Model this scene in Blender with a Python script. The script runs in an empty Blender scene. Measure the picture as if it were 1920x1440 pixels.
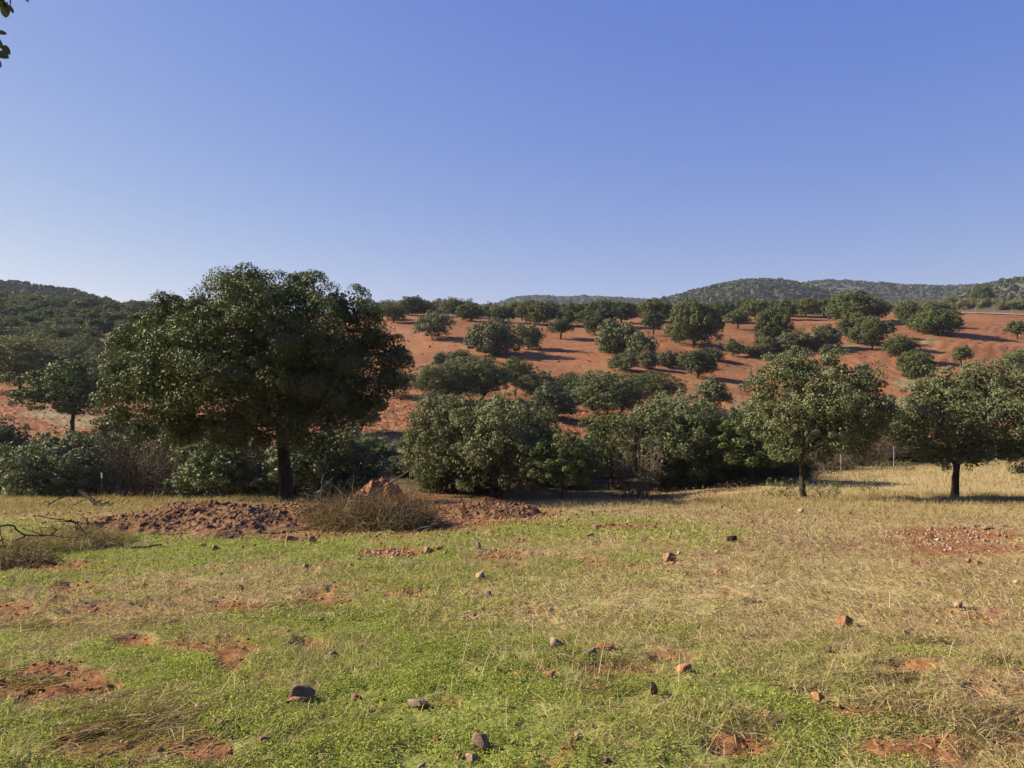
import bpy, math, random
import numpy as np
from mathutils import Vector

# ------------------------------------------------------------------ camera, sky, sun, exposure
S = bpy.context.scene
COL = S.collection
F, CX, HOR, EYE = 1450.0, 960.0, 690.0, 1.6          # focal length / centre column / horizon row, in photo pixels; eye height
cam_d = bpy.data.cameras.new("camera")
cam_d.sensor_width = 36.0
cam_d.lens = 36.0 * F / 1920.0
cam_d.shift_y = -(720.0 - HOR) / 1920.0
cam_d.clip_start = 0.05
cam_d.clip_end = 12000.0
cam = bpy.data.objects.new("camera", cam_d)
COL.objects.link(cam)
cam.location = (0, 0, EYE)
cam.rotation_euler = (math.radians(90), 0, 0)
S.camera = cam

SUN_EL = math.radians(29.0)
SUN_A = math.radians(11.0)                            # the light runs to the right and this much towards the camera
SKY_RESP = ((1.0, .80), (.82, .885), (.20, 3.3))
W = bpy.data.worlds.new("World")
S.world = W
W.use_nodes = True
nt = W.node_tree
nt.nodes.clear()
wo = nt.nodes.new("ShaderNodeOutputWorld")
bg = nt.nodes.new("ShaderNodeBackground")
sky = nt.nodes.new("ShaderNodeTexSky")
sky.sky_type = 'NISHITA'
sky.sun_disc = False
sky.sun_elevation = SUN_EL
sky.sun_rotation = math.radians(-78.0)
sky.altitude = 400
sky.air_density = 1.0
sky.dust_density = 0.6
sky.ozone_density = 4.0
sep = nt.nodes.new("ShaderNodeSeparateColor")
com = nt.nodes.new("ShaderNodeCombineColor")
nt.links.new(sky.outputs[0], sep.inputs[0])
# clear autumn air as the camera recorded it: per-channel response on the physical sky
for i, (g, k) in enumerate(SKY_RESP):
    p_ = nt.nodes.new("ShaderNodeMath"); p_.operation = 'POWER'; p_.inputs[1].default_value = g
    m_ = nt.nodes.new("ShaderNodeMath"); m_.operation = 'MULTIPLY'; m_.inputs[1].default_value = k
    nt.links.new(sep.outputs[i], p_.inputs[0]); nt.links.new(p_.outputs[0], m_.inputs[0]); nt.links.new(m_.outputs[0], com.inputs[i])
nt.links.new(com.outputs[0], bg.inputs[0])
bg.inputs[1].default_value = 0.052
nt.links.new(bg.outputs[0], wo.inputs[0])

sd = bpy.data.lights.new("sun", 'SUN')
sd.energy = 5.0
sd.angle = math.radians(0.5)
sd.color = (1.0, 0.88, 0.68)
so = bpy.data.objects.new("sun", sd)
COL.objects.link(so)
ldir = Vector((math.cos(SUN_A) * math.cos(SUN_EL), -math.sin(SUN_A) * math.cos(SUN_EL), -math.sin(SUN_EL)))
so.rotation_euler = ldir.to_track_quat('-Z', 'Y').to_euler()
so.location = (-40, 30, 60)

S.view_settings.view_transform = 'Standard'
S.view_settings.look = 'None'
S.view_settings.exposure = 1.5
S.view_settings.gamma = 1.0
S.render.filter_size = 1.6
S.cycles.max_bounces = 5
S.cycles.diffuse_bounces = 2
S.cycles.transmission_bounces = 3
S.cycles.transparent_max_bounces = 4
S.cycles.caustics_reflective = False
S.cycles.caustics_refractive = False

R = np.random.default_rng(7)

# ------------------------------------------------------------------ noise
def _h(ix, iy, s):
    n = (ix.astype(np.int64) * 374761393 + iy.astype(np.int64) * 668265263 + s * 974634777) & 0xFFFFFFFF
    n = ((n ^ (n >> 13)) * 1274126177) & 0xFFFFFFFF
    n = (n ^ (n >> 16)) & 0xFFFFFFFF
    return n.astype(np.float64) / 4294967295.0

def vn(x, y, s=0):
    ix, iy = np.floor(x), np.floor(y)
    fx, fy = x - ix, y - iy
    fx = fx * fx * (3 - 2 * fx)
    fy = fy * fy * (3 - 2 * fy)
    a, b = _h(ix, iy, s), _h(ix + 1, iy, s)
    c, d = _h(ix, iy + 1, s), _h(ix + 1, iy + 1, s)
    return (a + (b - a) * fx) * (1 - fy) + (c + (d - c) * fx) * fy

def fbm(x, y, o=4, s=0, g=0.5):
    x = np.asarray(x, float); y = np.asarray(y, float)
    t = np.zeros(np.broadcast(x, y).shape); a = 1.0; n = 0.0
    for k in range(o):
        ca, sa = math.cos(0.7 * k + s), math.sin(0.7 * k + s)
        t += a * vn((x * ca - y * sa) * 2 ** k + 17.3 * k, (x * sa + y * ca) * 2 ** k - 9.1 * k, s + k)
        n += a; a *= g
    return t / n

def sstep(a, b, x):
    t = np.clip((x - a) / (b - a), 0, 1)
    return t * t * (3 - 2 * t)

# ------------------------------------------------------------------ terrain
def Z(d, row):
    return EYE - (row - HOR) * d / F

near_l = [(0.4, Z(0.4, HOR + 1.62 * F / 0.4)), (3.2, Z(3.2, 1440)), (6, Z(6, 1172)), (10, Z(10, 1050)), (17, Z(17, 975)), (23, Z(23, 947)), (27, Z(27, 937))]
near_m = near_l[:5] + [(21.5, Z(21.5, 950)), (23.5, Z(23.5, 944)), (27, Z(27, 953))]
near_r = [(0.4, Z(0.4, HOR + 1.62 * F / 0.4)), (3.2, Z(3.2, 1440)), (6, Z(6, 1176)), (10, Z(10, 1060)), (17, Z(17, 990)), (22, Z(22, 967)), (27, Z(27, 946))]
def P(near, lst):
    return near + [(d, Z(d, r)) for d, r in lst]
PROF = {
 -700: P(near_l, [(34, 960), (46, 905), (52, 850), (62, 805), (75, 762), (92, 722), (112, 690), (150, 640), (200, 592), (260, 565), (300, 566), (420, 590)]),
 0:    P(near_l, [(34, 960), (46, 905), (52, 850), (62, 805), (75, 762), (92, 722), (112, 690), (150, 642), (200, 598), (255, 570), (300, 574), (420, 600)]),
 260:  P(near_l, [(34, 960), (46, 905), (54, 850), (64, 810), (78, 768), (95, 730), (115, 697), (150, 652), (195, 615), (235, 594), (290, 596), (420, 610)]),
 500:  P(near_l, [(34, 955), (45, 905), (53, 860), (60, 830), (72, 785), (88, 745), (110, 708), (140, 660), (175, 612), (210, 588), (250, 588), (420, 610)]),
 800:  P(near_m, [(34, 962), (45, 903), (52, 872), (58, 842), (68, 792), (80, 757), (92, 736), (115, 700), (140, 655), (165, 620), (190, 598), (218, 589), (260, 594), (420, 620)]),
 1000: P(near_m, [(34, 962), (45, 905), (54, 872), (62, 838), (74, 795), (90, 750), (112, 708), (140, 660), (168, 624), (198, 604), (228, 598), (270, 602), (420, 630)]),
 1200: P(near_m, [(34, 950), (46, 905), (56, 870), (66, 830), (80, 785), (95, 745), (115, 708), (140, 664), (170, 628), (200, 606), (238, 597), (280, 600), (420, 630)]),
 1400: P(near_l, [(31, 929), (38, 912), (46, 900), (53, 892), (61, 880), (72, 838), (86, 792), (101, 752), (121, 712), (146, 668), (176, 630), (210, 605), (246, 592), (300, 592), (420, 610)]),
 1600: P(near_r, [(31, 932), (38, 911), (47, 894), (55, 884), (66, 868), (80, 820), (96, 775), (116, 730), (141, 682), (171, 640), (206, 607), (246, 588), (300, 587), (420, 585)]),
 1800: P(near_r, [(31, 932), (38, 905), (48, 882), (60, 868), (76, 850), (92, 792), (112, 745), (136, 697), (166, 645), (200, 606), (232, 588), (262, 584), (320, 577), (420, 572)]),
 2000: P(near_r, [(31, 931), (38, 902), (48, 874), (60, 858), (76, 838), (92, 792), (112, 748), (136, 702), (166, 655), (200, 618), (232, 596), (262, 586), (320, 577), (420, 570)]),
 2700: P(near_r, [(31, 931), (38, 902), (48, 874), (60, 858), (76, 838), (92, 792), (112, 748), (136, 702), (166, 655), (200, 618), (232, 596), (262, 586), (320, 577), (420, 570)]),
}
LD = np.linspace(math.log(0.4), math.log(420), 500)
def pchip(xs, ys, xq):
    xs, ys = np.array(xs), np.array(ys)
    h = np.diff(xs); dl = np.diff(ys) / h
    m = np.zeros(len(xs))
    for i in range(1, len(xs) - 1):
        if dl[i - 1] * dl[i] > 0:
            w1, w2 = 2 * h[i] + h[i - 1], h[i] + 2 * h[i - 1]
            m[i] = (w1 + w2) / (w1 / dl[i - 1] + w2 / dl[i])
    m[0], m[-1] = dl[0], dl[-1]
    k = np.clip(np.searchsorted(xs, xq) - 1, 0, len(xs) - 2)
    t = (xq - xs[k]) / h[k]
    return ((1 + 2 * t) * (1 - t) ** 2 * ys[k] + t * (1 - t) ** 2 * h[k] * m[k]
            + t * t * (3 - 2 * t) * ys[k + 1] + t * t * (t - 1) * h[k] * m[k + 1])
knots = sorted(PROF)
tab = []
for c in knots:
    ds = [p[0] for p in PROF[c]]; zs = [p[1] for p in PROF[c]]
    tab.append(pchip(ds, zs, np.exp(LD)))
tab = np.array(tab)
CG = np.linspace(-700, 2700, 171)
TAB = np.array([np.interp(CG, knots, tab[:, j]) for j in range(len(LD))]).T      # (171, 500)
for _ in range(6):
    TAB[1:-1] = (TAB[:-2] + 2 * TAB[1:-1] + TAB[2:]) / 4

def pix(x, y):
    """azimuth column and depth of ground points"""
    az = np.arctan2(x, y)
    lim = math.atan(1700.0 / F)
    ac = np.clip(az, -lim, lim)
    r = np.hypot(x, y)
    return CX + F * np.tan(ac), r * np.cos(ac), az

def Hbase(x, y):
    c, d, az = pix(np.asarray(x, float), np.asarray(y, float))
    ci = np.clip((c - CG[0]) / (CG[1] - CG[0]), 0, len(CG) - 1.001)
    li = np.clip((np.log(np.maximum(d, 0.4)) - LD[0]) / (LD[1] - LD[0]), 0, len(LD) - 1.001)
    i, j = ci.astype(int), li.astype(int)
    fc, fl = ci - i, li - j
    z = (TAB[i, j] * (1 - fc) + TAB[i + 1, j] * fc) * (1 - fl) + (TAB[i, j + 1] * (1 - fc) + TAB[i + 1, j + 1] * fc) * fl
    back = sstep(0.87, 3.0, np.abs(az))
    mid = TAB[100, j] * (1 - fl) + TAB[100, j + 1] * fl
    z = z * (1 - back) + mid * back
    far = sstep(420, 900, d)
    return z * (1 - far) + 12.0 * far

def pos_masks(x, y):
    """natural patches of the ground, as masks 0..1"""
    c, d, az = pix(x, y)
    z = Hbase(x, y)
    row = HOR + F * (EYE - z) / np.maximum(d, .5)
    n1 = fbm(x * .5, y * .35, 4, 3); n2 = fbm(x * 2.2, y * 1.6, 4, 11); n3 = fbm(x * 7, y * 6, 3, 5)
    def ell(cx, cy, rx, ry, soft=.55):
        q = np.sqrt(((c - cx) / rx) ** 2 + ((row - cy) / ry) ** 2) + (n2 - .5) * 1.1 + (n3 - .5) * .5
        return 1 - sstep(1 - soft / 2, 1 + soft / 2, q)
    field = 1 - sstep(30, 36, d + (n1 - .5) * 5 - 28 * sstep(1380, 1520, c) * (1 - sstep(62, 70, d)))
    # where the green shows
    g = .48 + .32 * sstep(1150, 1400, row) - .3 * sstep(1150, 1600, c) * sstep(1250, 1020, row)
    g = g + .25 * np.exp(-((row - 985) / 22) ** 2) * sstep(880, 1000, c) * (1 - sstep(1400, 1500, c))
    g = g + .3 * np.exp(-((row - 1010) / 40) ** 2) * (1 - sstep(700, 950, c))
    g = g - .22 * sstep(1500, 1900, c) * sstep(1100, 1400, row)
    g = g + .22 * ell(1050, 1340, 360, 130) - .25 * ell(250, 1390, 210, 60)
    green = sstep(.17, -.12, (n1 * .5 + n2 * .35 + n3 * .15) - g + .05)
    dry_strip = sstep(962, 944, row + (n2 - .5) * 16 - 18 * sstep(360, 260, c) - 12 * sstep(1350, 1500, c)) * field
    dryz = ell(1380, 1130, 330, 75, .9) * .8 + ell(1000, 1120, 260, 60, 1) * .4
    green = green * (1 - dry_strip) * (1 - .45 * dryz)
    dry = np.clip(sstep(.38, .62, fbm(x * .8, y * .55, 4, 23)) * .7 + dry_strip + dryz, 0, 1)
    bare = np.zeros_like(c)
    for e in [(100, 1280, 105, 34), (385, 1208, 100, 18), (430, 1240, 30, 22), (25, 1140, 55, 18), (140, 1100, 45, 10), (250, 1200, 40, 12),
              (1770, 1003, 125, 17), (1830, 1030, 110, 14), (440, 1135, 70, 12), (575, 1205, 30, 12), (200, 1398, 120, 36), (370, 1410, 70, 30),
              (930, 1040, 60, 10), (1185, 988, 90, 5), (740, 1035, 70, 10), (1690, 1250, 60, 12), (1640, 1330, 110, 14), (1720, 1400, 120, 26),
              (560, 960, 420, 52), (900, 955, 140, 22), (1400, 1390, 60, 22), (80, 1060, 90, 10), (1160, 1250, 70, 15), (610, 1130, 50, 10), (1350, 1075, 60, 5)]:
        bare = np.maximum(bare, ell(*e))
    bare = np.maximum(bare, sstep(.59, .70, n2 * .6 + n3 * .4) * .8 * (1 - .5 * dry_strip))
    bare = bare * (1 - dry_strip * .6)
    red = sstep(36, 46, d) * (1 - field)
    orange = ell(1355, 785, 34, 42) * (d > 50) + ell(1330, 760, 20, 20) * (d > 50)
    weedy = np.zeros_like(c)                                        # thin dry weeds on the red earth
    for e in [(770, 835, 150, 16), (90, 775, 40, 9), (60, 850, 40, 20), (1180, 715, 60, 5), (1395, 758, 30, 8), (1570, 650, 60, 6), (1740, 641, 22, 5),
              (1120, 750, 60, 10), (1400, 790, 60, 30), (1700, 720, 30, 10), (1680, 760, 60, 14), (160, 790, 60, 8)]:
        weedy = np.maximum(weedy, ell(*e))
    weedy = np.maximum(weedy, sstep(.52, .7, n1) * .35) * (d > 46)
    behind = sstep(225, 270, d + 25 * (c > 1500) - 12) * (1 - sstep(1550, 1650, c)) + sstep(245, 262, d) * sstep(1550, 1650, c)
    leftwood = (1 - sstep(230, 330, c)) * sstep(92, 112, d)
    scrub = np.clip(np.maximum(behind, leftwood * .75), 0, 1)
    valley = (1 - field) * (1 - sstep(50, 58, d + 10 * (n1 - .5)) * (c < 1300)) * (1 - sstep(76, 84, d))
    rough = np.clip(sstep(50, 56, d) * (1 - sstep(80, 92, d)) * (1 - sstep(1100, 1300, c)), 0, 1)
    return dict(green=green, dry=dry, bare=bare, field=field, red=red, orange=np.clip(orange, 0, 1), weedy=weedy, scrub=scrub, valley=valley, rough=rough, row=row, c=c, d=d)

def H(x, y, m=None):
    x = np.atleast_1d(np.asarray(x, float)); y = np.atleast_1d(np.asarray(y, float))
    z = Hbase(x, y)
    c, d, az = pix(x, y)
    a = 1 - sstep(28, 40, d)
    if m is None:
        m = pos_masks(x, y)
    z = z + a * (.05 * (fbm(x * 1.1, y * 1.1, 3, 31) - .5) + .035 * (fbm(x * 6, y * 6, 3, 37) - .5) - .03 * m['bare'] * sstep(1.5, 6, d))
    nearbare = m['bare'] * (1 - sstep(9, 14, d))
    z = z + nearbare * (.09 * (fbm(x * 5, y * 5, 4, 41) - .5))
    b = sstep(36, 60, d)
    z = z + b * (.5 * (fbm(x * .08, y * .08, 3, 43) - .5))
    z = z + m['rough'] * .28 * (fbm(x * 2.6, y * 1.6, 3, 47, .6) - .5)
    furrow = np.sin((y + 6 * fbm(x * .04, y * .04, 2, 53)) * 2 * math.pi / 1.25 + 2.5 * fbm(x * .1, y * .1, 2, 9))
    z = z + m['red'] * (1 - m['rough']) * (1 - m['scrub']) * (.06 * furrow + .13 * (fbm(x * 1.5, y * 1.2, 3, 59) - .5)) * sstep(70, 95, d)
    return z

def zg(x, y):
    return float(H(x, y)[0])

DS = np.exp(np.linspace(math.log(2.2), math.log(420), 900))
def at(col, row, dmin=2.2):
    """first ground point seen at a pixel"""
    ds = DS[DS >= dmin]
    zl = EYE - (row - HOR) * ds / F
    zh = Hbase((col - CX) / F * ds, ds)
    k = np.nonzero(zl <= zh)[0]
    d = float(ds[k[0]]) if len(k) else 250.0
    x = (col - CX) / F * d
    return x, d, zg(x, d)

# ------------------------------------------------------------------ mesh and object helpers
def mesh(name, V, Fc, mat=None, attrs=None, smooth=False, nside=4):
    me = bpy.data.meshes.new(name)
    V = np.asarray(V, np.float32); Fc = np.asarray(Fc, np.int32)
    me.vertices.add(len(V)); me.vertices.foreach_set('co', V.ravel())
    n = Fc.shape[1]
    me.loops.add(Fc.size); me.loops.foreach_set('vertex_index', Fc.ravel())
    me.polygons.add(len(Fc))
    me.polygons.foreach_set('loop_start', np.arange(0, Fc.size, n, dtype=np.int32))
    if smooth:
        me.polygons.foreach_set('use_smooth', np.ones(len(Fc), bool))
    for k, (dom, v) in (attrs or {}).items():
        a = me.attributes.new(k, 'FLOAT', dom)
        a.data.foreach_set('value', np.asarray(v, np.float32).ravel())
    me.update(calc_edges=True)
    if mat:
        me.materials.append(mat)
    return me

def obj(name, me, parent=None, loc=(0, 0, 0)):
    o = bpy.data.objects.new(name, me)
    COL.objects.link(o)
    o.location = loc
    if parent:
        o.parent = parent
    return o

def tag(o, label=None, cat=None, group=None, kind=None):
    if label: o['label'] = label
    if cat: o['category'] = cat
    if group: o['group'] = group
    if kind: o['kind'] = kind
    return o

def nrm(v):
    return v / np.maximum(np.linalg.norm(v, axis=-1, keepdims=True), 1e-9)

def cards(Pc, N, L, Wd, rng, fold=0.0):
    """leaf-shaped quads: centres Pc, normals N, length L, width Wd"""
    n = len(Pc)
    t = nrm(np.cross(N, rng.normal(size=(n, 3))))
    b = np.cross(N, t)
    L = np.asarray(L).reshape(-1, 1) * .5; Wd = np.asarray(Wd).reshape(-1, 1) * .5
    V = np.stack([Pc - t * L, Pc + b * Wd - t * L * .1, Pc + t * L, Pc - b * Wd - t * L * .1], 1)
    return V.reshape(-1, 3), np.arange(4 * n).reshape(-1, 4)

class Tubes:
    def __init__(s):
        s.V, s.F, s.n = [], [], 0
    def add(s, pts, rad, sides=6):
        pts = np.asarray(pts, float); rad = np.asarray(rad, float)
        m = len(pts)
        t = nrm(np.gradient(pts, axis=0))
        ref = np.array([0.31, 0.52, 0.79])
        u = nrm(np.cross(t, ref)); w = np.cross(t, u)
        a = np.linspace(0, 2 * math.pi, sides, endpoint=False)
        ring = pts[:, None] + rad[:, None, None] * (np.cos(a)[None, :, None] * u[:, None] + np.sin(a)[None, :, None] * w[:, None])
        s.V.append(ring.reshape(-1, 3))
        i = np.arange(m - 1)[:, None] * sides + np.arange(sides)[None]
        j = np.arange(m - 1)[:, None] * sides + (np.arange(sides)[None] + 1) % sides
        s.F.append(np.stack([i, j, j + sides, i + sides], -1).reshape(-1, 4) + s.n)
        s.n += m * sides
    def mesh(s, name, mat, smooth=True):
        return mesh(name, np.concatenate(s.V), np.concatenate(s.F), mat, smooth=smooth)

def wig(p0, p1, n, amp, rng, sag=0.0):
    t = np.linspace(0, 1, n)[:, None]
    p = np.array(p0) * (1 - t) + np.array(p1) * t
    L = np.linalg.norm(np.array(p1) - np.array(p0))
    off = np.cumsum(rng.normal(size=(n, 3)), 0) * amp * L / math.sqrt(n)
    off -= off[0]
    off -= t * off[-1]
    p = p + off
    p[:, 2] += sag * L * 4 * (t * (1 - t))[:, 0]
    return p

# ------------------------------------------------------------------ materials
def mat_new(name):
    m = bpy.data.materials.new(name); m.use_nodes = True
    nt = m.node_tree; nt.nodes.clear()
    return m, nt, nt.nodes, nt.links

def N_(nt, t, **k):
    n = nt.nodes.new(t)
    for a, v in k.items():
        setattr(n, a, v)
    return n

def mixc(nt, fac, a, b, mode='MIX'):
    n = N_(nt, "ShaderNodeMix", data_type='RGBA', blend_type=mode)
    for i, v in ((0, fac), (6, a), (7, b)):
        if isinstance(v, (int, float)): n.inputs[i].default_value = v
        elif isinstance(v, tuple): n.inputs[i].default_value = (*v, 1) if len(v) == 3 else v
        else: nt.links.new(v, n.inputs[i])
    return n.outputs[2]

def mth(nt, op, a, b=None, clamp=False):
    n = N_(nt, "ShaderNodeMath", operation=op, use_clamp=clamp)
    for i, v in ((0, a), (1, b)):
        if v is None: continue
        if isinstance(v, (int, float)): n.inputs[i].default_value = v
        else: nt.links.new(v, n.inputs[i])
    return n.outputs[0]

def noise(nt, vec, scale, detail=3, rough=.55):
    n = N_(nt, "ShaderNodeTexNoise"); n.inputs['Scale'].default_value = scale
    n.inputs['Detail'].default_value = detail; n.inputs['Roughness'].default_value = rough
    if vec is not None: nt.links.new(vec, n.inputs['Vector'])
    return n.outputs['Fac']

ALB = .72
def ramp(nt, fac, stops, k_=ALB):
    n = N_(nt, "ShaderNodeValToRGB")
    e = n.color_ramp.elements
    while len(e) < len(stops): e.new(.5)
    for k, (p, c) in enumerate(stops):
        e[k].position = p; e[k].color = (c[0] * k_, c[1] * k_, c[2] * k_, 1)
    nt.links.new(fac, n.inputs[0])
    return n.outputs[0]

def attr(nt, name):
    return N_(nt, "ShaderNodeAttribute", attribute_name=name).outputs['Fac']

def finish(nt, col, rough=.9, bump=None, bstr=.5, bdist=.02, spec=.3):
    p = N_(nt, "ShaderNodeBsdfPrincipled"); o = N_(nt, "ShaderNodeOutputMaterial")
    if isinstance(col, tuple): p.inputs['Base Color'].default_value = (*col, 1)
    else: nt.links.new(col, p.inputs['Base Color'])
    p.inputs['Roughness'].default_value = rough
    p.inputs['Specular IOR Level'].default_value = spec
    if bump is not None:
        b = N_(nt, "ShaderNodeBump"); b.inputs['Strength'].default_value = bstr; b.inputs['Distance'].default_value = bdist
        nt.links.new(bump, b.inputs['Height']); nt.links.new(b.outputs[0], p.inputs['Normal'])
    nt.links.new(p.outputs[0], o.inputs[0])
    return p

def leaf_mat(name, dark, mid, light, under, transl=.22, rough=.5, spec=.35):
    m, nt, nn, ln = mat_new(name)
    t = attr(nt, 'tone')
    c = ramp(nt, t, [(0, dark), (.5, mid), (1, light)])
    oi = N_(nt, "ShaderNodeObjectInfo")
    c = mixc(nt, 1.0, c, oi.outputs['Color'], 'MULTIPLY')
    geo = N_(nt, "ShaderNodeNewGeometry")
    c2 = mixc(nt, mth(nt, 'MULTIPLY', geo.outputs['Backfacing'], .6), c, tuple(v * ALB for v in under))
    p = N_(nt, "ShaderNodeBsdfPrincipled"); p.inputs['Roughness'].default_value = rough
    p.inputs['Specular IOR Level'].default_value = spec
    ln.new(c2, p.inputs['Base Color'])
    tr = N_(nt, "ShaderNodeBsdfTranslucent"); ln.new(mixc(nt, 1.0, c, (1.3, 1.5, .6), 'MULTIPLY'), tr.inputs[0])
    mx = N_(nt, "ShaderNodeMixShader"); mx.inputs[0].default_value = transl
    ln.new(p.outputs[0], mx.inputs[1]); ln.new(tr.outputs[0], mx.inputs[2])
    o = N_(nt, "ShaderNodeOutputMaterial"); ln.new(mx.outputs[0], o.inputs[0])
    return m

M = {}
M['oak'] = leaf_mat('oak_leaf', (.044, .060, .013), (.102, .127, .029), (.21, .235, .068), (.12, .13, .06), transl=.10, rough=.6, spec=.15)
M['greyoak'] = leaf_mat('grey_oak_leaf', (.062, .074, .026), (.135, .150, .055), (.25, .26, .12), (.21, .22, .12), transl=.10, rough=.65, spec=.15)
M['dryleaf'] = leaf_mat('thicket_leaf', (.055, .036, .018), (.13, .086, .044), (.24, .165, .085), (.14, .10, .055), transl=.1, rough=.85, spec=.1)
M['stalk'] = leaf_mat('dead_stalk', (.07, .036, .018), (.17, .098, .052), (.32, .21, .115), (.15, .09, .05), transl=.1, rough=.85, spec=.1)
M['grass'] = leaf_mat('grass_leaf', (.16, .185, .034), (.28, .315, .062), (.44, .47, .12), (.32, .35, .07), transl=.3, rough=.6, spec=.15)
M['straw'] = leaf_mat('straw', (.20, .14, .06), (.38, .285, .135), (.58, .465, .26), (.36, .27, .135), transl=.2, rough=.7, spec=.15)

def bark_mat(name, a, b, sc=9):
    m, nt, nn, ln = mat_new(name)
    tc = N_(nt, "ShaderNodeTexCoord")
    mp = N_(nt, "ShaderNodeMapping"); mp.inputs['Scale'].default_value = (1, 1, .35); ln.new(tc.outputs['Object'], mp.inputs[0])
    n1 = noise(nt, mp.outputs[0], sc, 5, .7)
    c = ramp(nt, n1, [(.3, a), (.7, b)])
    finish(nt, c, .95, n1, .9, .05, .15)
    return m
M['bark'] = bark_mat('oak_bark', (.018, .012, .008), (.085, .058, .040))
M['twig'] = bark_mat('grey_twig', (.10, .078, .055), (.27, .225, .17), 20)
M['darktwig'] = bark_mat('dark_twig', (.02, .015, .012), (.09, .07, .055), 20)

def stone_mat(name, a, b, c3):
    m, nt, nn, ln = mat_new(name)
    tc = N_(nt, "ShaderNodeTexCoord"); oi = N_(nt, "ShaderNodeObjectInfo")
    n1 = noise(nt, tc.outputs['Object'], 2.2, 6, .65); n2 = noise(nt, tc.outputs['Object'], 14, 4, .6)
    c = ramp(nt, n1, [(.3, a), (.5, b), (.72, c3)])
    c = mixc(nt, 1.0, c, oi.outputs['Color'], 'MULTIPLY')
    c = mixc(nt, mth(nt, 'MULTIPLY', n2, .45), c, (.10, .07, .05))
    finish(nt, c, .88, n2, .5, .05, .3)
    return m
M['stone'] = stone_mat('field_stone', (.17, .105, .065), (.33, .235, .165), (.50, .41, .31))
M['pinkstone'] = stone_mat('pink_chips', (.26, .15, .10), (.42, .29, .22), (.60, .48, .40))
M['redstone'] = stone_mat('rust_stone', (.19, .075, .03), (.34, .16, .08), (.45, .28, .17))

def soil_mat(name, a, b, c3):
    m, nt, nn, ln = mat_new(name)
    tc = N_(nt, "ShaderNodeTexCoord")
    n1 = noise(nt, tc.outputs['Object'], 1.2, 6, .6); n2 = noise(nt, tc.outputs['Object'], 9, 5, .7)
    c = ramp(nt, mth(nt, 'ADD', mth(nt, 'MULTIPLY', n1, .5), mth(nt, 'MULTIPLY', n2, .5)), [(.32, a), (.5, b), (.68, c3)])
    finish(nt, c, .97, n2, .8, .08, .1)
    return m
M['moundsoil'] = soil_mat('brown_red_soil', (.09, .044, .020), (.20, .104, .050), (.32, .185, .10))
M['orangesoil'] = soil_mat('orange_soil', (.20, .085, .04), (.36, .17, .09), (.50, .29, .18))

# ground material, driven by the masks stored on the mesh
def ground_mat():
    m, nt, nn, ln = mat_new('ground')
    geo = N_(nt, "ShaderNodeNewGeometry"); P_ = geo.outputs['Position']
    nA = noise(nt, P_, 55, 4, .65); nB = noise(nt, P_, 14, 5, .65); nC = noise(nt, P_, 2.4, 5, .6); nD = noise(nt, P_, .35, 5, .6)
    mx = mth(nt, 'ADD', mth(nt, 'MULTIPLY', nA, .5), mth(nt, 'MULTIPLY', nB, .5))
    soil = ramp(nt, mx, [(.3, (.10, .058, .028)), (.5, (.25, .155, .080)), (.7, (.42, .29, .17))])
    bare = ramp(nt, mx, [(.3, (.10, .036, .013)), (.5, (.235, .098, .040)), (.72, (.37, .20, .105))])
    green = ramp(nt, mx, [(.3, (.09, .095, .025)), (.5, (.20, .225, .05)), (.72, (.32, .34, .09))])
    dry = ramp(nt, mx, [(.3, (.18, .13, .055)), (.5, (.39, .30, .14)), (.7, (.56, .46, .25))])
    c = mixc(nt, attr(nt, 'dry'), soil, dry)
    gm = mth(nt, 'MULTIPLY', attr(nt, 'green'), mth(nt, 'ADD', .55, mth(nt, 'MULTIPLY', nB, .8)), True)
    c = mixc(nt, gm, c, green)
    c = mixc(nt, attr(nt, 'bare'), c, bare)
    # ploughed red hill
    r1 = mth(nt, 'ADD', mth(nt, 'MULTIPLY', nC, .55), mth(nt, 'MULTIPLY', nD, .45))
    red = ramp(nt, r1, [(.30, (.20, .076, .032)), (.5, (.285, .118, .052)), (.70, (.36, .168, .080))])
    nE = noise(nt, P_, .045, 4, .55); nF = noise(nt, P_, 5.5, 4, .7)
    red = mixc(nt, 1.0, red, ramp(nt, nE, [(.38, (.80, .76, .74)), (.5, (.98, .98, .98)), (.62, (1.12, 1.16, 1.20))], 1), 'MULTIPLY')
    red = mixc(nt, 1.0, red, ramp(nt, nF, [(.32, (.55, .5, .48)), (.45, (1, 1, 1)), (.62, (1, 1, 1)), (.74, (1.5, 1.6, 1.7))], 1), 'MULTIPLY')
    red = mixc(nt, mth(nt, 'MULTIPLY', attr(nt, 'rough'), .8), red, ramp(nt, nC, [(.35, (.095, .030, .014)), (.55, (.235, .088, .038)), (.68, (.50, .29, .17))]))
    red = mixc(nt, attr(nt, 'orange'), red, (.36, .12, .04))
    wee = ramp(nt, nC, [(.35, (.12, .11, .045)), (.65, (.36, .26, .15))])
    red = mixc(nt, attr(nt, 'weedy'), red, wee)
    scr = ramp(nt, nC, [(.35, (.055, .060, .026)), (.65, (.23, .16, .095))])
    red = mixc(nt, attr(nt, 'scrub'), red, scr)
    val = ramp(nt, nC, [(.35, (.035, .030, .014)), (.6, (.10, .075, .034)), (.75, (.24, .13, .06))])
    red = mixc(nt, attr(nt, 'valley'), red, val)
    c = mixc(nt, attr(nt, 'red'), c, red)
    bmp = mth(nt, 'ADD', mth(nt, 'MULTIPLY', nB, .6), mth(nt, 'MULTIPLY', nC, 1.6))
    finish(nt, c, .97, bmp, .55, .06, .1)
    return m
M['ground'] = ground_mat()

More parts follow.
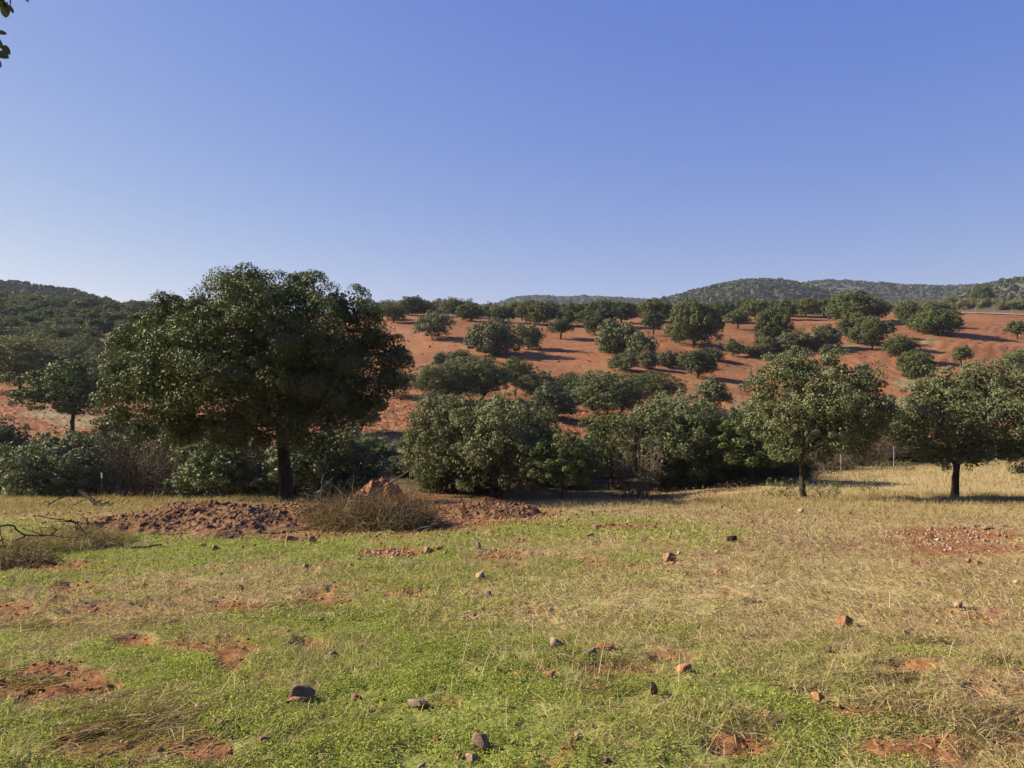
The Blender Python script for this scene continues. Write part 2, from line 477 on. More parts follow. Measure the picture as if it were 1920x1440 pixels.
# ------------------------------------------------------------------ ground sheet
def build_ground():
    lim = math.radians(40)
    az = np.concatenate([np.linspace(-math.pi, -lim, 90, endpoint=False), np.linspace(-lim, lim, 760), np.linspace(lim, math.pi, 90)[1:]])
    d1 = 1 / np.linspace(1 / 1.5, 1 / 30, 420)
    d2 = np.exp(np.linspace(math.log(30), math.log(420), 330))[1:]
    d3 = np.exp(np.linspace(math.log(420), math.log(2500), 20))[1:]
    r = np.concatenate([[0.05, .5, 1.0], d1, d2, d3])
    A, RR = np.meshgrid(az, r, indexing='ij')
    X = (np.sin(A) * RR).ravel(); Y = (np.cos(A) * RR).ravel()
    X[RR.ravel() < .06] = 0; 
    m = pos_masks(X, Y)
    Zv = H(X, Y, m)
    na, nr = len(az), len(r)
    i = np.arange(na - 1)[:, None] * nr + np.arange(nr - 1)[None]
    Fc = np.stack([i, i + 1, i + nr + 1, i + nr], -1).reshape(-1, 4)[:, ::-1]
    at_ = {k: ('POINT', m[k]) for k in ('green', 'dry', 'bare', 'red', 'orange', 'weedy', 'scrub', 'valley', 'rough')}
    me = mesh('ground', np.stack([X, Y, Zv], 1), Fc, M['ground'], at_, smooth=True)
    o = obj('ground', me); tag(o, kind='structure')
build_ground()

# ------------------------------------------------------------------ far hills
def hill_mat():
    m, nt, nn, ln = mat_new('scrub_hill')
    geo = N_(nt, "ShaderNodeNewGeometry"); P_ = geo.outputs['Position']
    n1 = noise(nt, P_, .06, 6, .7); n2 = noise(nt, P_, .012, 4, .6)
    c = ramp(nt, n1, [(.40, (.055, .064, .036)), (.52, (.090, .096, .058)), (.64, (.16, .14, .10))])
    c = mixc(nt, mth(nt, 'MULTIPLY', n2, .5), c, (.115, .10, .085))
    finish(nt, c, .98, n1, .6, 4, .1)
    return m
M['hill'] = hill_mat()
M['hillscrub'] = leaf_mat('hill_scrub_leaf', (.048, .058, .030), (.064, .074, .037), (.086, .095, .050), (.07, .078, .042), transl=.05, rough=.8, spec=.1)

def blobs(P3, rad, rng, k=7, squash=.8):
    """low clusters of leaf quads, k per bush"""
    n = len(P3)
    c = np.repeat(P3, k, 0); rr = np.repeat(rad, k)
    dr = nrm(rng.normal(size=(n * k, 3))); dr[:, 2] = np.abs(dr[:, 2])
    c = c + dr * rr[:, None] * np.array([1, 1, squash]) * .7
    Nn = nrm(dr + rng.normal(size=dr.shape) * .4)
    return cards(c, Nn, rr * 1.5, rr * 1.25, rng)

def hill(name, sil, d, width, drop, seed, nscrub, srad, label):
    cs = np.array([s[0] for s in sil], float); rs = np.array([s[1] for s in sil], float)
    rng = np.random.default_rng(seed)
    nc, nd = 320, 70
    c = np.linspace(cs[0], cs[-1], nc); v = np.linspace(-1, 1, nd)
    top = EYE - (pchip(cs, rs, c) + 2 - HOR) * d / F
    Cc, Vv = np.meshgrid(c, v, indexing='ij')
    D = d + Vv * width
    X = (Cc - CX) / F * d * (1 + .25 * Vv * width / d); Y = D
    base = -drop
    T = np.repeat(top[:, None], nd, 1)
    shp = np.cos(Vv * math.pi / 2) ** 1.3
    spur = (fbm(X / (width * .35), Y / (width * .5), 4, seed) - .5)
    Zv = base + (T - base) * np.clip(shp + spur * .45 * (1 - shp ** 4) * shp, 0, 1.0)
    Zv += (fbm(X / 14, Y / 14, 3, seed + 5) - .5) * 2.2
    i = np.arange(nc - 1)[:, None] * nd + np.arange(nd - 1)[None]
    Fc = np.stack([i, i + nd, i + nd + 1, i + 1], -1).reshape(-1, 4)
    V = np.stack([X.ravel(), Y.ravel(), Zv.ravel()], 1)
    o = obj(name, mesh(name, V, Fc, M['hill'], smooth=True)); tag(o, kind='structure')
    ii = rng.integers(0, nc - 1, nscrub); jj = rng.integers(0, nd // 2 + 3, nscrub)
    fi, fj = rng.random(nscrub), rng.random(nscrub)
    q = V.reshape(nc, nd, 3)
    Pp = (q[ii, jj] * ((1 - fi) * (1 - fj))[:, None] + q[ii + 1, jj] * (fi * (1 - fj))[:, None] + q[ii, jj + 1] * ((1 - fi) * fj)[:, None] + q[ii + 1, jj + 1] * (fi * fj)[:, None])
    keep = fbm(Pp[:, 0] / 70, Pp[:, 1] / 90, 3, seed + 2) + rng.random(nscrub) * .5 > .62
    Pp = Pp[keep]
    rad = srad * (.5 + rng.random(len(Pp)) ** 2)
    Vc, Fq = blobs(Pp, rad, rng, 9)
    tone = np.repeat(rng.random(len(Pp)), 9) * .7 + rng.random(len(Vc) // 4) * .3
    o2 = obj('hillside_scrub', mesh('hillside_scrub', Vc, Fq, M['hillscrub'], {'tone': ('FACE', tone)}))
    tag(o2, label, 'scrub', kind='stuff')

hill('far_hill', [(860, 640), (900, 590), (935, 570), (975, 559), (1010, 557), (1050, 559), (1095, 556), (1140, 559), (1190, 562), (1250, 568), (1330, 590), (1420, 640)], 1700, 450, 20, 61, 9000, 4.5, 'thin grey scrub covering the low hill behind the middle of the skyline')
hill('dome_hill', [(1080, 660), (1160, 590), (1210, 568), (1250, 559), (1300, 547), (1350, 535), (1395, 528), (1430, 527), (1470, 531), (1530, 545), (1600, 575), (1700, 640)], 1000, 280, 20, 62, 11000, 3.4, 'grey green scrub covering the rounded hill right of centre')
hill('long_hill', [(1380, 640), (1450, 560), (1490, 535), (1550, 526), (1600, 530), (1640, 534), (1700, 538), (1760, 538), (1810, 536), (1870, 540), (1960, 560), (2100, 640)], 1350, 350, 20, 63, 11000, 4.0, 'dark scrub covering the long hill behind the right hand skyline')
hill('right_hill', [(1680, 640), (1760, 575), (1800, 550), (1830, 538), (1860, 530), (1895, 525), (1930, 523), (2000, 518), (2150, 520), (2400, 560)], 760, 200, 10, 64, 9000, 2.4, 'brownish green scrub on the hill rising at the right edge')
hill('left_ridge', [(-700, 540), (-400, 528), (-150, 530), (0, 531), (60, 536), (120, 545), (180, 558), (250, 585), (330, 640)], 520, 130, 5, 65, 9000, 2.6, 'dark blue green wood along the ridge at the left edge')

# ------------------------------------------------------------------ trees
def lobed_leaves(lobes, leaf, tuft_r, tufts_m2, per, rng, fill=1.0, under=.35, aspect=.68):
    """leaf clumps on the outside of overlapping lobes plus a looser filling inside them; lobes (x, y, z, rx, ry, rz)"""
    Lb = np.array(lobes, float)
    Pc, Nn, Ln, Tn = [], [], [], []
    for k, (x, y, z, rx, ry, rz) in enumerate(Lb):
        rm = (rx + ry + rz) / 3
        nt_ = max(5, int(4 * math.pi * rm * rm * tufts_m2))
        dr = nrm(rng.normal(size=(nt_, 3)))
        bump = .80 + .34 * vn(dr[:, 0] * 2.3 + k * 7, dr[:, 1] * 2.3 + dr[:, 2] * 3.1, k) + .10 * rng.normal(size=nt_)
        c = np.array([x, y, z]) + dr * np.array([rx, ry, rz]) * bump[:, None]
        keep = (dr[:, 2] > -.25) | (rng.random(nt_) < under)
        for j, l in enumerate(Lb):
            if j != k:
                q = (((c - l[:3]) / (l[3:] * .80)) ** 2).sum(1)
                keep &= q > 1
        c, dr2 = c[keep], dr[keep]
        n = len(c)
        if n:
            tt = rng.random(n)
            tr = tuft_r * (.55 + .9 * rng.random(n) ** 1.5)
            o = np.repeat(dr2, per, 0)
            g = nrm(nrm(rng.normal(size=(n * per, 3))) + o * .55 + np.array([0, 0, .25]))       # mostly the outer side of the clump
            rr_ = (.55 + .5 * rng.random(n * per) ** .6) * np.repeat(tr, per)
            p = np.repeat(c, per, 0) + g * rr_[:, None] * np.array([1, 1, .8])
            Pc.append(p); Nn.append(nrm(g * .95 + rng.normal(size=g.shape) * .5))
            Ln.append(leaf * (.6 + .8 * rng.random(n * per))); Tn.append(np.clip(np.repeat(tt, per) * .35 + rng.random(n * per) * .65, 0, 1))
        nf = int(rx * ry * rz * 4.2 * fill / (leaf * 2) ** 2 / max(rm, .3) * 4.5)
        if nf:
            dd = nrm(rng.normal(size=(nf, 3))) * (rng.random((nf, 1)) ** .5) * .86
            p = np.array([x, y, z]) + dd * np.array([rx, ry, rz])
            Pc.append(p); Nn.append(nrm(rng.normal(size=(nf, 3)) + nrm(dd) * .5)); Ln.append(leaf * (1.5 + .9 * rng.random(nf))); Tn.append(rng.random(nf) * .7)  # inner leaves kept to darker tones: crown shade put into their colour
    Pc, Nn, Ln, Tn = np.concatenate(Pc), np.concatenate(Nn), np.concatenate(Ln), np.concatenate(Tn)
    V, Fq = cards(Pc, Nn, Ln, Ln * aspect, rng)
    return V, Fq, Tn

def trunk_mesh(name, base, fork, r0, targets, rng, lean=(0, 0), sides=9):
    T = Tubes()
    b = np.array(base, float); f = np.array(fork, float)
    p = wig(b, f, 8, .03, rng)
    rad = np.linspace(r0, r0 * .72, 8); rad[0] *= 1.35; rad[1] *= 1.08
    T.add(p, rad * (1 + .08 * rng.normal(size=8)), sides)
    n = len(targets)
    for t in targets:
        t = np.array(t, float)
        s = p[-1] if rng.random() < .6 else p[-2]
        e = s + (t - s) * .9
        q = wig(s, e, 9, .05, rng, sag=.04)
        rr = r0 * .62 * (1.6 / max(1.6, n ** .5))
        T.add(q, np.linspace(rr, .012, 9), 6)
        for k in range(3):
            a = q[rng.integers(3, 7)]
            e2 = a + (t - a) * .8 + np.clip(rng.normal(size=3), -1.3, 1.3) * .22 * min(2.0, np.linalg.norm(t - s)) * .5
            T.add(wig(a, e2, 6, .08, rng), np.linspace(rr * .4, .008, 6), 4)
    return T.mesh(name, M['bark'])

def tree_lobes(Wd, Ht, base, rng, n=11, flat=.8, lr=.36):
    """lobes of a generic rounded crown, Wd wide, from height base to Ht"""
    Rx = Wd / 2; Rz = (Ht - base) / 2; cz = base + Rz
    out = [(0, 0, cz, Rx * .55, Rx * .55, Rz * .62)]
    k = 0
    for i in range(n):
        a = 2.4 * i + rng.random() * .9
        v = -.55 + 1.5 * (i + .5) / n
        v = min(max(v + rng.normal() * .12, -.7), .95)
        h = math.sqrt(max(0, 1 - v * v))
        s = lr * (.75 + .55 * rng.random())
        out.append((Rx * (1 - s) * h * math.cos(a), Rx * (1 - s) * h * math.sin(a), cz + Rz * (1 - s * .9) * v, Rx * s, Rx * s, Rx * s * flat))
    return out

VAR = {}
def variant(key, kind, Wd, Ht, base, n, leaf, tuft, tm2, per, seed, mat='oak', r0=.16, stems=1, lr=.36, fill=1.0, under=.35):
    rng = np.random.default_rng(seed)
    lb = tree_lobes(Wd, Ht, base, rng, n, lr=lr)
    V, Fq, T = lobed_leaves(lb, leaf, tuft, tm2, per, rng, fill=fill, under=under)
    keep = np.repeat(V.reshape(-1, 4, 3)[:, :, 2].min(1) > .02, 4).reshape(-1, 4)[:, 0]
    V = V.reshape(-1, 4, 3)[keep].reshape(-1, 3); T = T[keep]; Fq = np.arange(len(V)).reshape(-1, 4)
    crown = mesh('crown', V, Fq, M[mat], {'tone': ('FACE', T)})
    trunks = []
    for s in range(stems):
        a = 2 * math.pi * s / stems + rng.random()
        off = (0 if stems == 1 else .25)
        b = (off * math.cos(a), off * math.sin(a), -.35)
        lean = .12 if stems == 1 else .35
        fk = (b[0] + math.cos(a) * lean * Ht * .5, b[1] + math.sin(a) * lean * Ht * .5, base + (Ht - base) * .22)
        tg = [lb[j][:3] for j in range(s, len(lb), stems)]
        trunks.append(trunk_mesh('trunk', b, fk, r0, tg, rng))
    rr = np.hypot(V[:, 0], V[:, 1])
    VAR[key] = (crown, trunks, 2 * float(np.percentile(rr, 96)), float(np.percentile(V[:, 2], 99.7)), kind)

# far oaks (over ~90 m)
for i, (w, h, b, n) in enumerate([(6.0, 5.0, -.1, 12), (5.6, 4.8, .6, 11), (6.8, 5.0, -.2, 14), (5.0, 4.6, .8, 10), (6.2, 5.0, -.2, 12), (6.0, 4.8, 0, 12), (4.8, 4.8, .5, 10)]):
    variant('F%d' % i, 'oak', w, h, b, n, .16, .50, 1.6, 75, 100 + i, r0=.2, lr=.38 + .03 * (i % 3), under=.8)
for i, (w, h, n) in enumerate([(5.0, 3.4, 9), (4.4, 3.6, 8), (6.4, 3.4, 11)]):
    variant('B%d' % i, 'bush', w, h, -.4, n, .14, .42, 1.6, 64, 140 + i, mat='greyoak', r0=.06, under=1)
# middle distance (35 to 90 m)
for i, (w, h, b, n, st) in enumerate([(5.6, 5.0, -.3, 19, 3), (6.0, 5.0, -.4, 20, 2), (5.0, 4.8, .5, 14, 1), (4.8, 5.0, .1, 16, 2)]):
    variant('M%d' % i, 'oak', w, h, b, n, .085, .33, 2.7, 100, 200 + i, mat=('greyoak' if i in (0, 1) else 'oak'), r0=.10, stems=st, lr=.34, under=.6, fill=.45)
for i, (w, h, n) in enumerate([(5.0, 3.4, 11), (4.2, 3.4, 9)]):
    variant('N%d' % i, 'bush', w, h, -.5, n, .08, .30, 3.0, 110, 240 + i, mat='greyoak', r0=.05, under=1)
# open, see-through shrub
variant('L0', 'bush', 3.0, 1.6, -.3, 9, .07, .26, 1.6, 26, 260, mat='greyoak', r0=.02, fill=.05, stems=4, under=.6)

def thicket(seed, Wd, Ht, n=260, mat='twig', leaves=0, lmat='dryleaf'):
    """leafless shrub: many thin branching stems"""
    rng = np.random.default_rng(seed)
    T = Tubes(); tips = []
    for k in range(n):
        a = rng.random() * 6.28; rr = math.sqrt(rng.random()) * Wd * .22
        p0 = np.array([rr * math.cos(a), rr * math.sin(a), -.1])
        out = Wd * .5 * (.4 + .6 * rng.random())
        p1 = np.array([p0[0] + out * math.cos(a) * .8 + rng.normal() * .2, p0[1] + out * math.sin(a) * .8 + rng.normal() * .2, Ht * (.45 + .55 * rng.random())])
        q = wig(p0, p1, 6, .12, rng, .12)
        T.add(q, np.linspace(.014 + .012 * rng.random(), .004, 6), 3)
        for j in range(4):
            s = q[rng.integers(2, 6)]
            e = s + rng.normal(size=3) * Wd * .11 + np.array([0, 0, Ht * .08])
            T.add(wig(s, e, 4, .12, rng), [.009, .007, .005, .003], 3)
            tips.append(e)
    me = T.mesh('stems', M[mat], smooth=False)
    lv = None
    if leaves:
        tips = np.array(tips); Pc = tips[rng.integers(0, len(tips), leaves)] + rng.normal(size=(leaves, 3)) * .14
        Pc[:, 2] = np.maximum(Pc[:, 2], .05)
        V, Fq = cards(Pc, nrm(rng.normal(size=(leaves, 3)) + np.array([0, 0, .4])), .07 * (.6 + .8 * rng.random(leaves)), .04, rng)
        lv = mesh('leaves', V, Fq, M[lmat], {'tone': ('FACE', rng.random(leaves))})
    return me, lv

CAT = {'oak': 'tree', 'bush': 'bush'}
def put(key, col, base_row, wpx, top_row, label, d=None, group=None, tint=(1, 1, 1), rot=None, name=None):
    """stand a tree or bush on the ground; base pixel (or depth d), crown width and top row as in the photograph"""
    crown, trunks, Wd, Ht, kind = VAR[key]
    if d is None:
        x, y, z = at(col, base_row, 33 if base_row < 925 else 20)
    else:
        x, y = (col - CX) / F * d, d
        z = zg(x, y)
    row0 = HOR + (EYE - z) * F / y
    h = max(.8, (row0 - top_row) * y / F)
    sx = wpx * y / F / Wd; sz = h / Ht
    nm = name or ('holm_oak' if kind == 'oak' else 'bush')
    r = put.rng
    if kind == 'oak':
        o = obj(nm, None, loc=(x, y, z)); 
        v_ = r.uniform(.82, 1.15); h_ = r.uniform(.92, 1.08); c = obj('crown', crown, o); c.color = (tint[0] * v_ * h_, tint[1] * v_, tint[2] * v_ / h_, 1)
        for t in trunks: obj('trunk', t, o)
    else:
        o = obj(nm, None, loc=(x, y, z)); c = obj('foliage', crown, o); c.color = (*tint, 1)
        for t in trunks: obj('stem', t, o)
    o.rotation_euler = (0, 0, r.random() * 6.28 if rot is None else rot)
    o.scale = (sx, sx, sz)
    tag(o, label, CAT[kind], group)
    return o
put.rng = random.Random(5)

G_ = (1, 1, 1); GRY = (.95, .95, 1.05); LIM = (1.35, 1.25, .85); DRK = (.72, .78, .8); OLV = (1.2, 1.1, 1.0)
exec_far = [
 # key, col, base row, width px, top row, label, tint
 ('F3', 716, 600, 42, 568, 'small oak on the skyline half hidden behind the right edge of the big oak', G_),
 ('F1', 737, 606, 50, 572, 'oak on the skyline just right of the big oak, in front of two smaller crowns', G_),
 ('F2', 772, 592, 54, 558, 'tallest round oak on the skyline between the big oak and the lone grey bush', DRK),
 ('F5', 795, 590, 40, 566, 'low oak on the skyline directly behind the lone grey round tree', G_),
 ('B1', 812, 636, 74, 580, 'lone grey green dome shaped tree with crown almost touching the red earth', (.85, .8, .8)),
 ('F6', 828, 590, 34, 563, 'slim oak on the skyline above the right shoulder of the lone grey dome tree', G_),
 ('F0', 857, 594, 44, 562, 'oak on the skyline where the red field narrows, left of its paler neighbour', DRK),
 ('F4', 883, 603, 52, 570, 'broad oak at the top of the red field, just above the wide grey clump', G_),
 ('B2', 922, 664, 102, 597, 'wide grey oak clump low on the red field with a long shadow to its right', (.75, .78, .75)),
 ('F3', 917, 600, 24, 584, 'smallest oak on the skyline in the dip left of the far blue hill', G_),
 ('F5', 944, 604, 46, 577, 'oak on the skyline right above the wide grey clump, where the far hill begins', DRK),
 ('F1', 986, 608, 42, 573, 'left oak of the pair standing behind the lollipop shaped young oak', G_),
 ('F4', 1012, 610, 54, 570, 'right oak of the pair standing behind the lollipop shaped young oak', LIM),
 ('B0', 990, 655, 54, 606, 'thin olive shrub between the wide grey clump and the lollipop young oak', (.9, .85, .75)),
 ('F3', 1051, 635, 46, 598, 'young lollipop shaped oak with a bare trunk and thin shadow on the red field', G_),
 ('F0', 1067, 612, 42, 581, 'dark oak behind and right of the lollipop young oak', DRK),
 ('F2', 1128, 612, 66, 564, 'tall domed oak on the skyline left of the three crowns in the middle', DRK),
 ('F6', 1102, 618, 50, 585, 'pale oak under the tall domed oak on the middle skyline', LIM),
 ('F1', 1116, 630, 40, 592, 'narrow dark oak at the front of the middle skyline group', DRK),
 ('F5', 1166, 606, 54, 568, 'round oak on the middle skyline below the dip between the far hills', G_),
 ('F4', 1226, 604, 74, 563, 'large oak on the skyline behind a smaller dark one, left of the big spreading oak', LIM),
 ('F3', 1225, 629, 44, 583, 'dark upright oak with a black shadow, standing before the skyline row', DRK),
 ('F0', 1268, 604, 46, 569, 'oak on the skyline behind the left shoulder of the big spreading oak', G_),
 ('F2', 1303, 648, 98, 566, 'big spreading oak low on the red field with a broad shadow to its right', OLV),
 ('F1', 1348, 604, 54, 569, 'oak on the skyline behind the right shoulder of the big spreading oak', DRK),
 ('F6', 1382, 619, 46, 583, 'squat oak alone between the big spreading oak and the right hand group', G_),
 ('F5', 1417, 600, 50, 564, 'light green oak on the skyline above the squat lone oak', LIM),
 ('B2', 1160, 664, 84, 596, 'wide dark clump in the middle of the red field above the brown hedge', (.78, .85, .8)),
 ('B0', 1202, 676, 58, 622, 'smaller clump touching the right side of the wide dark clump', (.85, .85, .8)),
 ('N1', 1170, 697, 58, 659, 'round dark green bush at the left end of the brown hedge', (.6, .75, .6)),
 ('F0', 1307, 710, 66, 652, 'dark oak with a short trunk alone below the brown hedge', DRK),
 ('B1', 1338, 768, 66, 704, 'grey feathery oak just below the dark lone oak', (.8, .8, .72)),
 ('F4', 1452, 650, 66, 576, 'tall oak at the left end of the low hedge on the right of the field', G_),
 ('F3', 1478, 600, 36, 563, 'narrow oak on the skyline right behind the tall oak of the low hedge', G_),
 ('F1', 1512, 596, 48, 561, 'light oak on the skyline in front of the dark saddle of the far hills', LIM),
 ('F6', 1545, 593, 40, 564, 'dark oak on the skyline touching the left side of the huge bright crown', DRK),
 ('F2', 1600, 606, 92, 549, 'huge bright green crown highest on the right part of the skyline', LIM),
 ('F5', 1640, 603, 46, 560, 'oak at the right flank of the huge bright green crown', G_),
 ('B1', 1492, 658, 60, 616, 'grey bush in the low hedge, second from the left', (.8, .85, .8)),
 ('B0', 1550, 650, 54, 607, 'rounded bush at the right end of the low hedge', G_),
 ('B1', 1431, 664, 38, 626, 'small bush at the left foot of the tall oak in the low hedge', (.8, .8, .75)),
 ('F4', 1606, 645, 64, 588, 'broad oak below the huge bright crown, left of the two with bare trunks', G_),
 ('F1', 1635, 655, 52, 597, 'oak with a clear bare trunk in front of the group on the right slope', G_),
 ('F3', 1663, 637, 32, 602, 'small thin trunked oak at the right edge of the group on the right slope', DRK),
 ('F5', 1700, 614, 44, 571, 'left oak of the cluster of four on the right of the red field', DRK),
 ('F6', 1731, 612, 48, 574, 'back oak of the cluster of four on the right of the red field', G_),
 ('F0', 1722, 624, 40, 590, 'lowest front oak of the cluster of four on the right of the red field', OLV),
 ('F2', 1760, 629, 78, 578, 'widest oak of the cluster of four, above the biggest oval shadow', G_),
 ('F1', 1688, 680, 58, 630, 'dark oak with a straight trunk alone on the slope above the twin trunked one', DRK),
 ('F5', 1716, 722, 66, 660, 'leaning twin trunked oak on bare red earth above the near right tree', G_),
 ('F3', 1803, 688, 36, 650, 'small thin young oak alone in the middle of the right slope', (1.1, 1.0, .8)),
 ('F6', 1907, 637, 38, 604, 'lone oak at the right edge high on the red slope', G_),
 ('B0', 1912, 694, 56, 655, 'bright round bush at the right edge below the lone oak', (.85, 1.0, .6)),
 ('F2', 1841, 572, 38, 535, 'dark flat topped tree standing out highest on the right skyline', DRK),
 ('M2', 737, 746, 88, 690, 'dark oak with a bent bare trunk right beside the big oak, on the red bank', DRK),
 ('M3', 664, 820, 90, 730, 'oak with a pale trunk behind the lower right edge of the big oak', DRK),
 ('M1', 832, 756, 100, 676, 'green oak of the belt across the slope, nearest to the big oak', (.8, .85, .7)),
 ('M0', 893, 752, 108, 667, 'second oak of the belt across the slope, counted from the big oak', (.75, .8, .65)),
 ('M2', 966, 745, 66, 668, 'dark oak closing the right end of the left half of the tree belt', G_),
 ('N0', 815, 768, 60, 735, 'low dark bush at the left foot of the belt across the slope', (.65, .72, .6)),
 ('N1', 1035, 790, 88, 716, 'nearly black round oak bush alone in the gap of the tree belt', (.45, .55, .48)),
 ('M1', 1008, 750, 66, 696, 'oak behind the nearly black round bush in the tree belt', (.8, .85, .7)),
 ('M2', 1068, 752, 74, 697, 'small oak of the belt between the black bush and the widest crown', G_),
 ('M0', 1140, 785, 120, 695, 'widest crown of the right half of the tree belt, with a thin dark trunk', (.7, .78, .6)),
 ('M3', 1222, 760, 100, 698, 'right hand end of the tree belt, next to the grey feathery oak', G_),
 ('N1', 825, 688, 30, 659, 'tiny round bush alone on the bare field above the tree belt', (.6, .7, .55)),
 ('B2', 862, 682, 52, 655, 'low brown and green shrub beside the tiny round bush above the tree belt', (1.0, .85, .7)),
 ('M2', 133, 812, 165, 672, 'dark oak on a long bare trunk alone on the red bank at the left', (.85, .95, .85)),
 ('B1', 1588, 880, 60, 842, 'reddish shrub behind the first slender fence post right of the rough trunk', (1.5, .65, .6)),
 ('L0', 1468, 936, 75, 898, 'loose low shrub at the left foot of the rough trunk', (1.0, 1.0, .7)),
 ('L0', 1536, 938, 50, 914, 'brownish shrub at the right foot of the rough trunk', (.9, .8, .6)),
 ('F3', 185, 640, 60, 596, 'oak with a visible trunk in the small red clearing of the left wood', DRK),
]
for k, c, r, w, t, lab, ti in exec_far:
    put(k, c, r, w * (1.25 if k[0] == 'M' else 1.08), t - (3 if k[0] == 'F' else 0), lab, tint=ti)
# brown hedge across the middle of the red field
for c, r, w, t, lab in [(1214, 692, 42, 655, 'first brown shrub of the hedge, next to the round dark bush'), (1247, 688, 42, 656, 'second brown shrub of the hedge in the middle of the red field'),
                        (1280, 686, 40, 657, 'third brown shrub of the hedge, just left above the dark lone oak'), (1335, 676, 50, 652, 'reddish shrub of the hedge right above the dark lone oak'),
                        (1418, 668, 48, 644, 'reddish brown shrub between the hedge and the low hedge on the right')]:
    put('B%d' % (c % 3), c, r, w, t, lab, tint=(1.15, .72, .62), group='brown shrubs of the hedge on the red field')
put('B1', 1376, 668, 42, 633, 'green bush standing in the gap of the brown hedge', tint=(.8, .85, .7))
put('B0', 1520, 656, 60, 630, 'low dark bush filling the middle of the low hedge on the right', tint=(.7, .75, .6))
put('B2', 1470, 660, 50, 634, 'low dark bush under the tall oak of the low hedge', tint=(.7, .75, .6))
# left wood
rw = random.Random(3)
near_wood = [(40, 735, 170, 632, 'pale green crown at the left edge of the wood, lowest row', OLV), (128, 712, 130, 640, 'rounded crown right above the dark oak on the long bare trunk', G_),
             (195, 735, 110, 652, 'grey crown between the dark oak on the long trunk and the big oak', GRY), (60, 705, 140, 622, 'wide yellowish crown in the second row of the left wood', LIM),
             (235, 745, 100, 660, 'dull crown of the left wood touching the big oak', GRY)]
near_wood += [(-10, 690, 120, 612, 'dark crown cut by the left picture edge above the red bank', DRK), (165, 690, 90, 625, 'bright crown of the left wood just under the small red clearing', LIM),
              (100, 672, 100, 604, 'olive crown of the left wood left of the small red clearing', OLV)]
for c, r, w, t, lab, ti in near_wood:
    put('M%d' % rw.randrange(2), c, r, w, t, lab, tint=tuple(1.1 * v for v in ti))
for k, (row, dd, n, w) in enumerate([(680, 112, 6, 105), (655, 128, 10, 88), (632, 148, 13, 74), (612, 168, 14, 66), (596, 188, 15, 58), (580, 212, 16, 52), (568, 238, 18, 46), (560, 258, 18, 42)]):
    for i in range(n):
        c = -160 + (i + .5 + .5 * (k % 2) + rw.uniform(-.3, .3)) * 520 / n
        if c < -45: continue
        if abs(c - 185) < 28 and 120 < dd < 180: continue
        x = (c - CX) / F * dd; d2 = dd * rw.uniform(.96, 1.04)
        rr = HOR + (EYE - zg((c - CX) / F * d2, d2)) * F / d2
        hh = rw.uniform(3.6, 5.2) * F / d2
        put('F%d' % rw.choice([0, 2, 4, 5, 1]), c, 0, w * rw.uniform(.85, 1.25), rr - hh, 'evergreen oak crown packed among its like in the dense wood on the left hillside', d=d2,
            group='oaks of the left hillside wood', tint=rw.choice([(1.3, 1.3, 1.2), (1.55, 1.45, 1.2), G_, (1.15, 1.2, 1.2), (1.9, 1.75, 1.3), (1.2, 1.25, 1.5)]))
# behind the crest: rows of low crowns that close the skyline
for i in range(34):
    c = 690 + i * 27 + rw.uniform(-12, 12); d2 = rw.uniform(232, 262)
    rr = HOR + (EYE - zg((c - CX) / F * d2, d2)) * F / d2
    put(('B%d' % rw.randrange(3)) if c < 960 else 'F%d' % rw.choice([0, 2, 4, 5]), c, 0, rw.uniform(38, 60), rr - rw.uniform(24, 36), 'low evergreen crown peeping over the crest of the red field', d=d2, group='crowns behind the crest of the red field', tint=rw.choice([G_, DRK, LIM]))
for i in range(30):
    c = 1600 + (i % 15) * 28 + rw.uniform(-12, 12); d2 = rw.uniform(265, 300) if i < 15 else rw.uniform(310, 370)
    rr = HOR + (EYE - zg((c - CX) / F * d2, d2)) * F / d2
    put('B%d' % rw.randrange(3), c, 0, rw.uniform(26, 46), rr - rw.uniform(12, 22), 'scrubby bush beyond the pale track on the right skyline', d=d2, group='bushes beyond the track on the right', tint=rw.choice([LIM, OLV, (1.1, .85, .65)]))

# valley trees close behind the meadow
valley = [
 ('M0', 846, 41, 150, 742, 'left half of the broad grey green clump behind the meadow, beside the orange earth heap', (1.0, 1.0, .9)),
 ('M1', 935, 39, 165, 738, 'grey green oak with splayed trunks, right half of the broad clump behind the meadow', (1.0, 1.0, .92)),
 ('M2', 1050, 37, 135, 800, 'dark low oak in the shadow between the broad clump and the bare grey shrub', (.8, .9, .8)),
 ('M3', 1150, 43, 135, 775, 'thin leaved oak behind the bare grey shrub', (1.0, 1.05, .85)),
 ('M1', 1262, 42, 175, 733, 'tall oak above a thick black trunk in the middle of the valley row', (.78, .85, .65)),
 ('M3', 1338, 43, 90, 790, 'slender oak leaning on a thin white trunk beside the tall valley oak', (.95, .95, .9)),
 ('M2', 1405, 40, 150, 757, 'dense oak just left of the near tree with the rough trunk', (1.1, 1.15, 1.1)),
 ('M3', 1000, 46, 90, 770, 'small oak squeezed behind the broad clump, showing its dark top', (.8, .85, .7)),
]
for k, c, d, w, t, lab, ti in valley:
    put(k, c, 0, w * 1.22, t, lab, d=d, tint=ti)
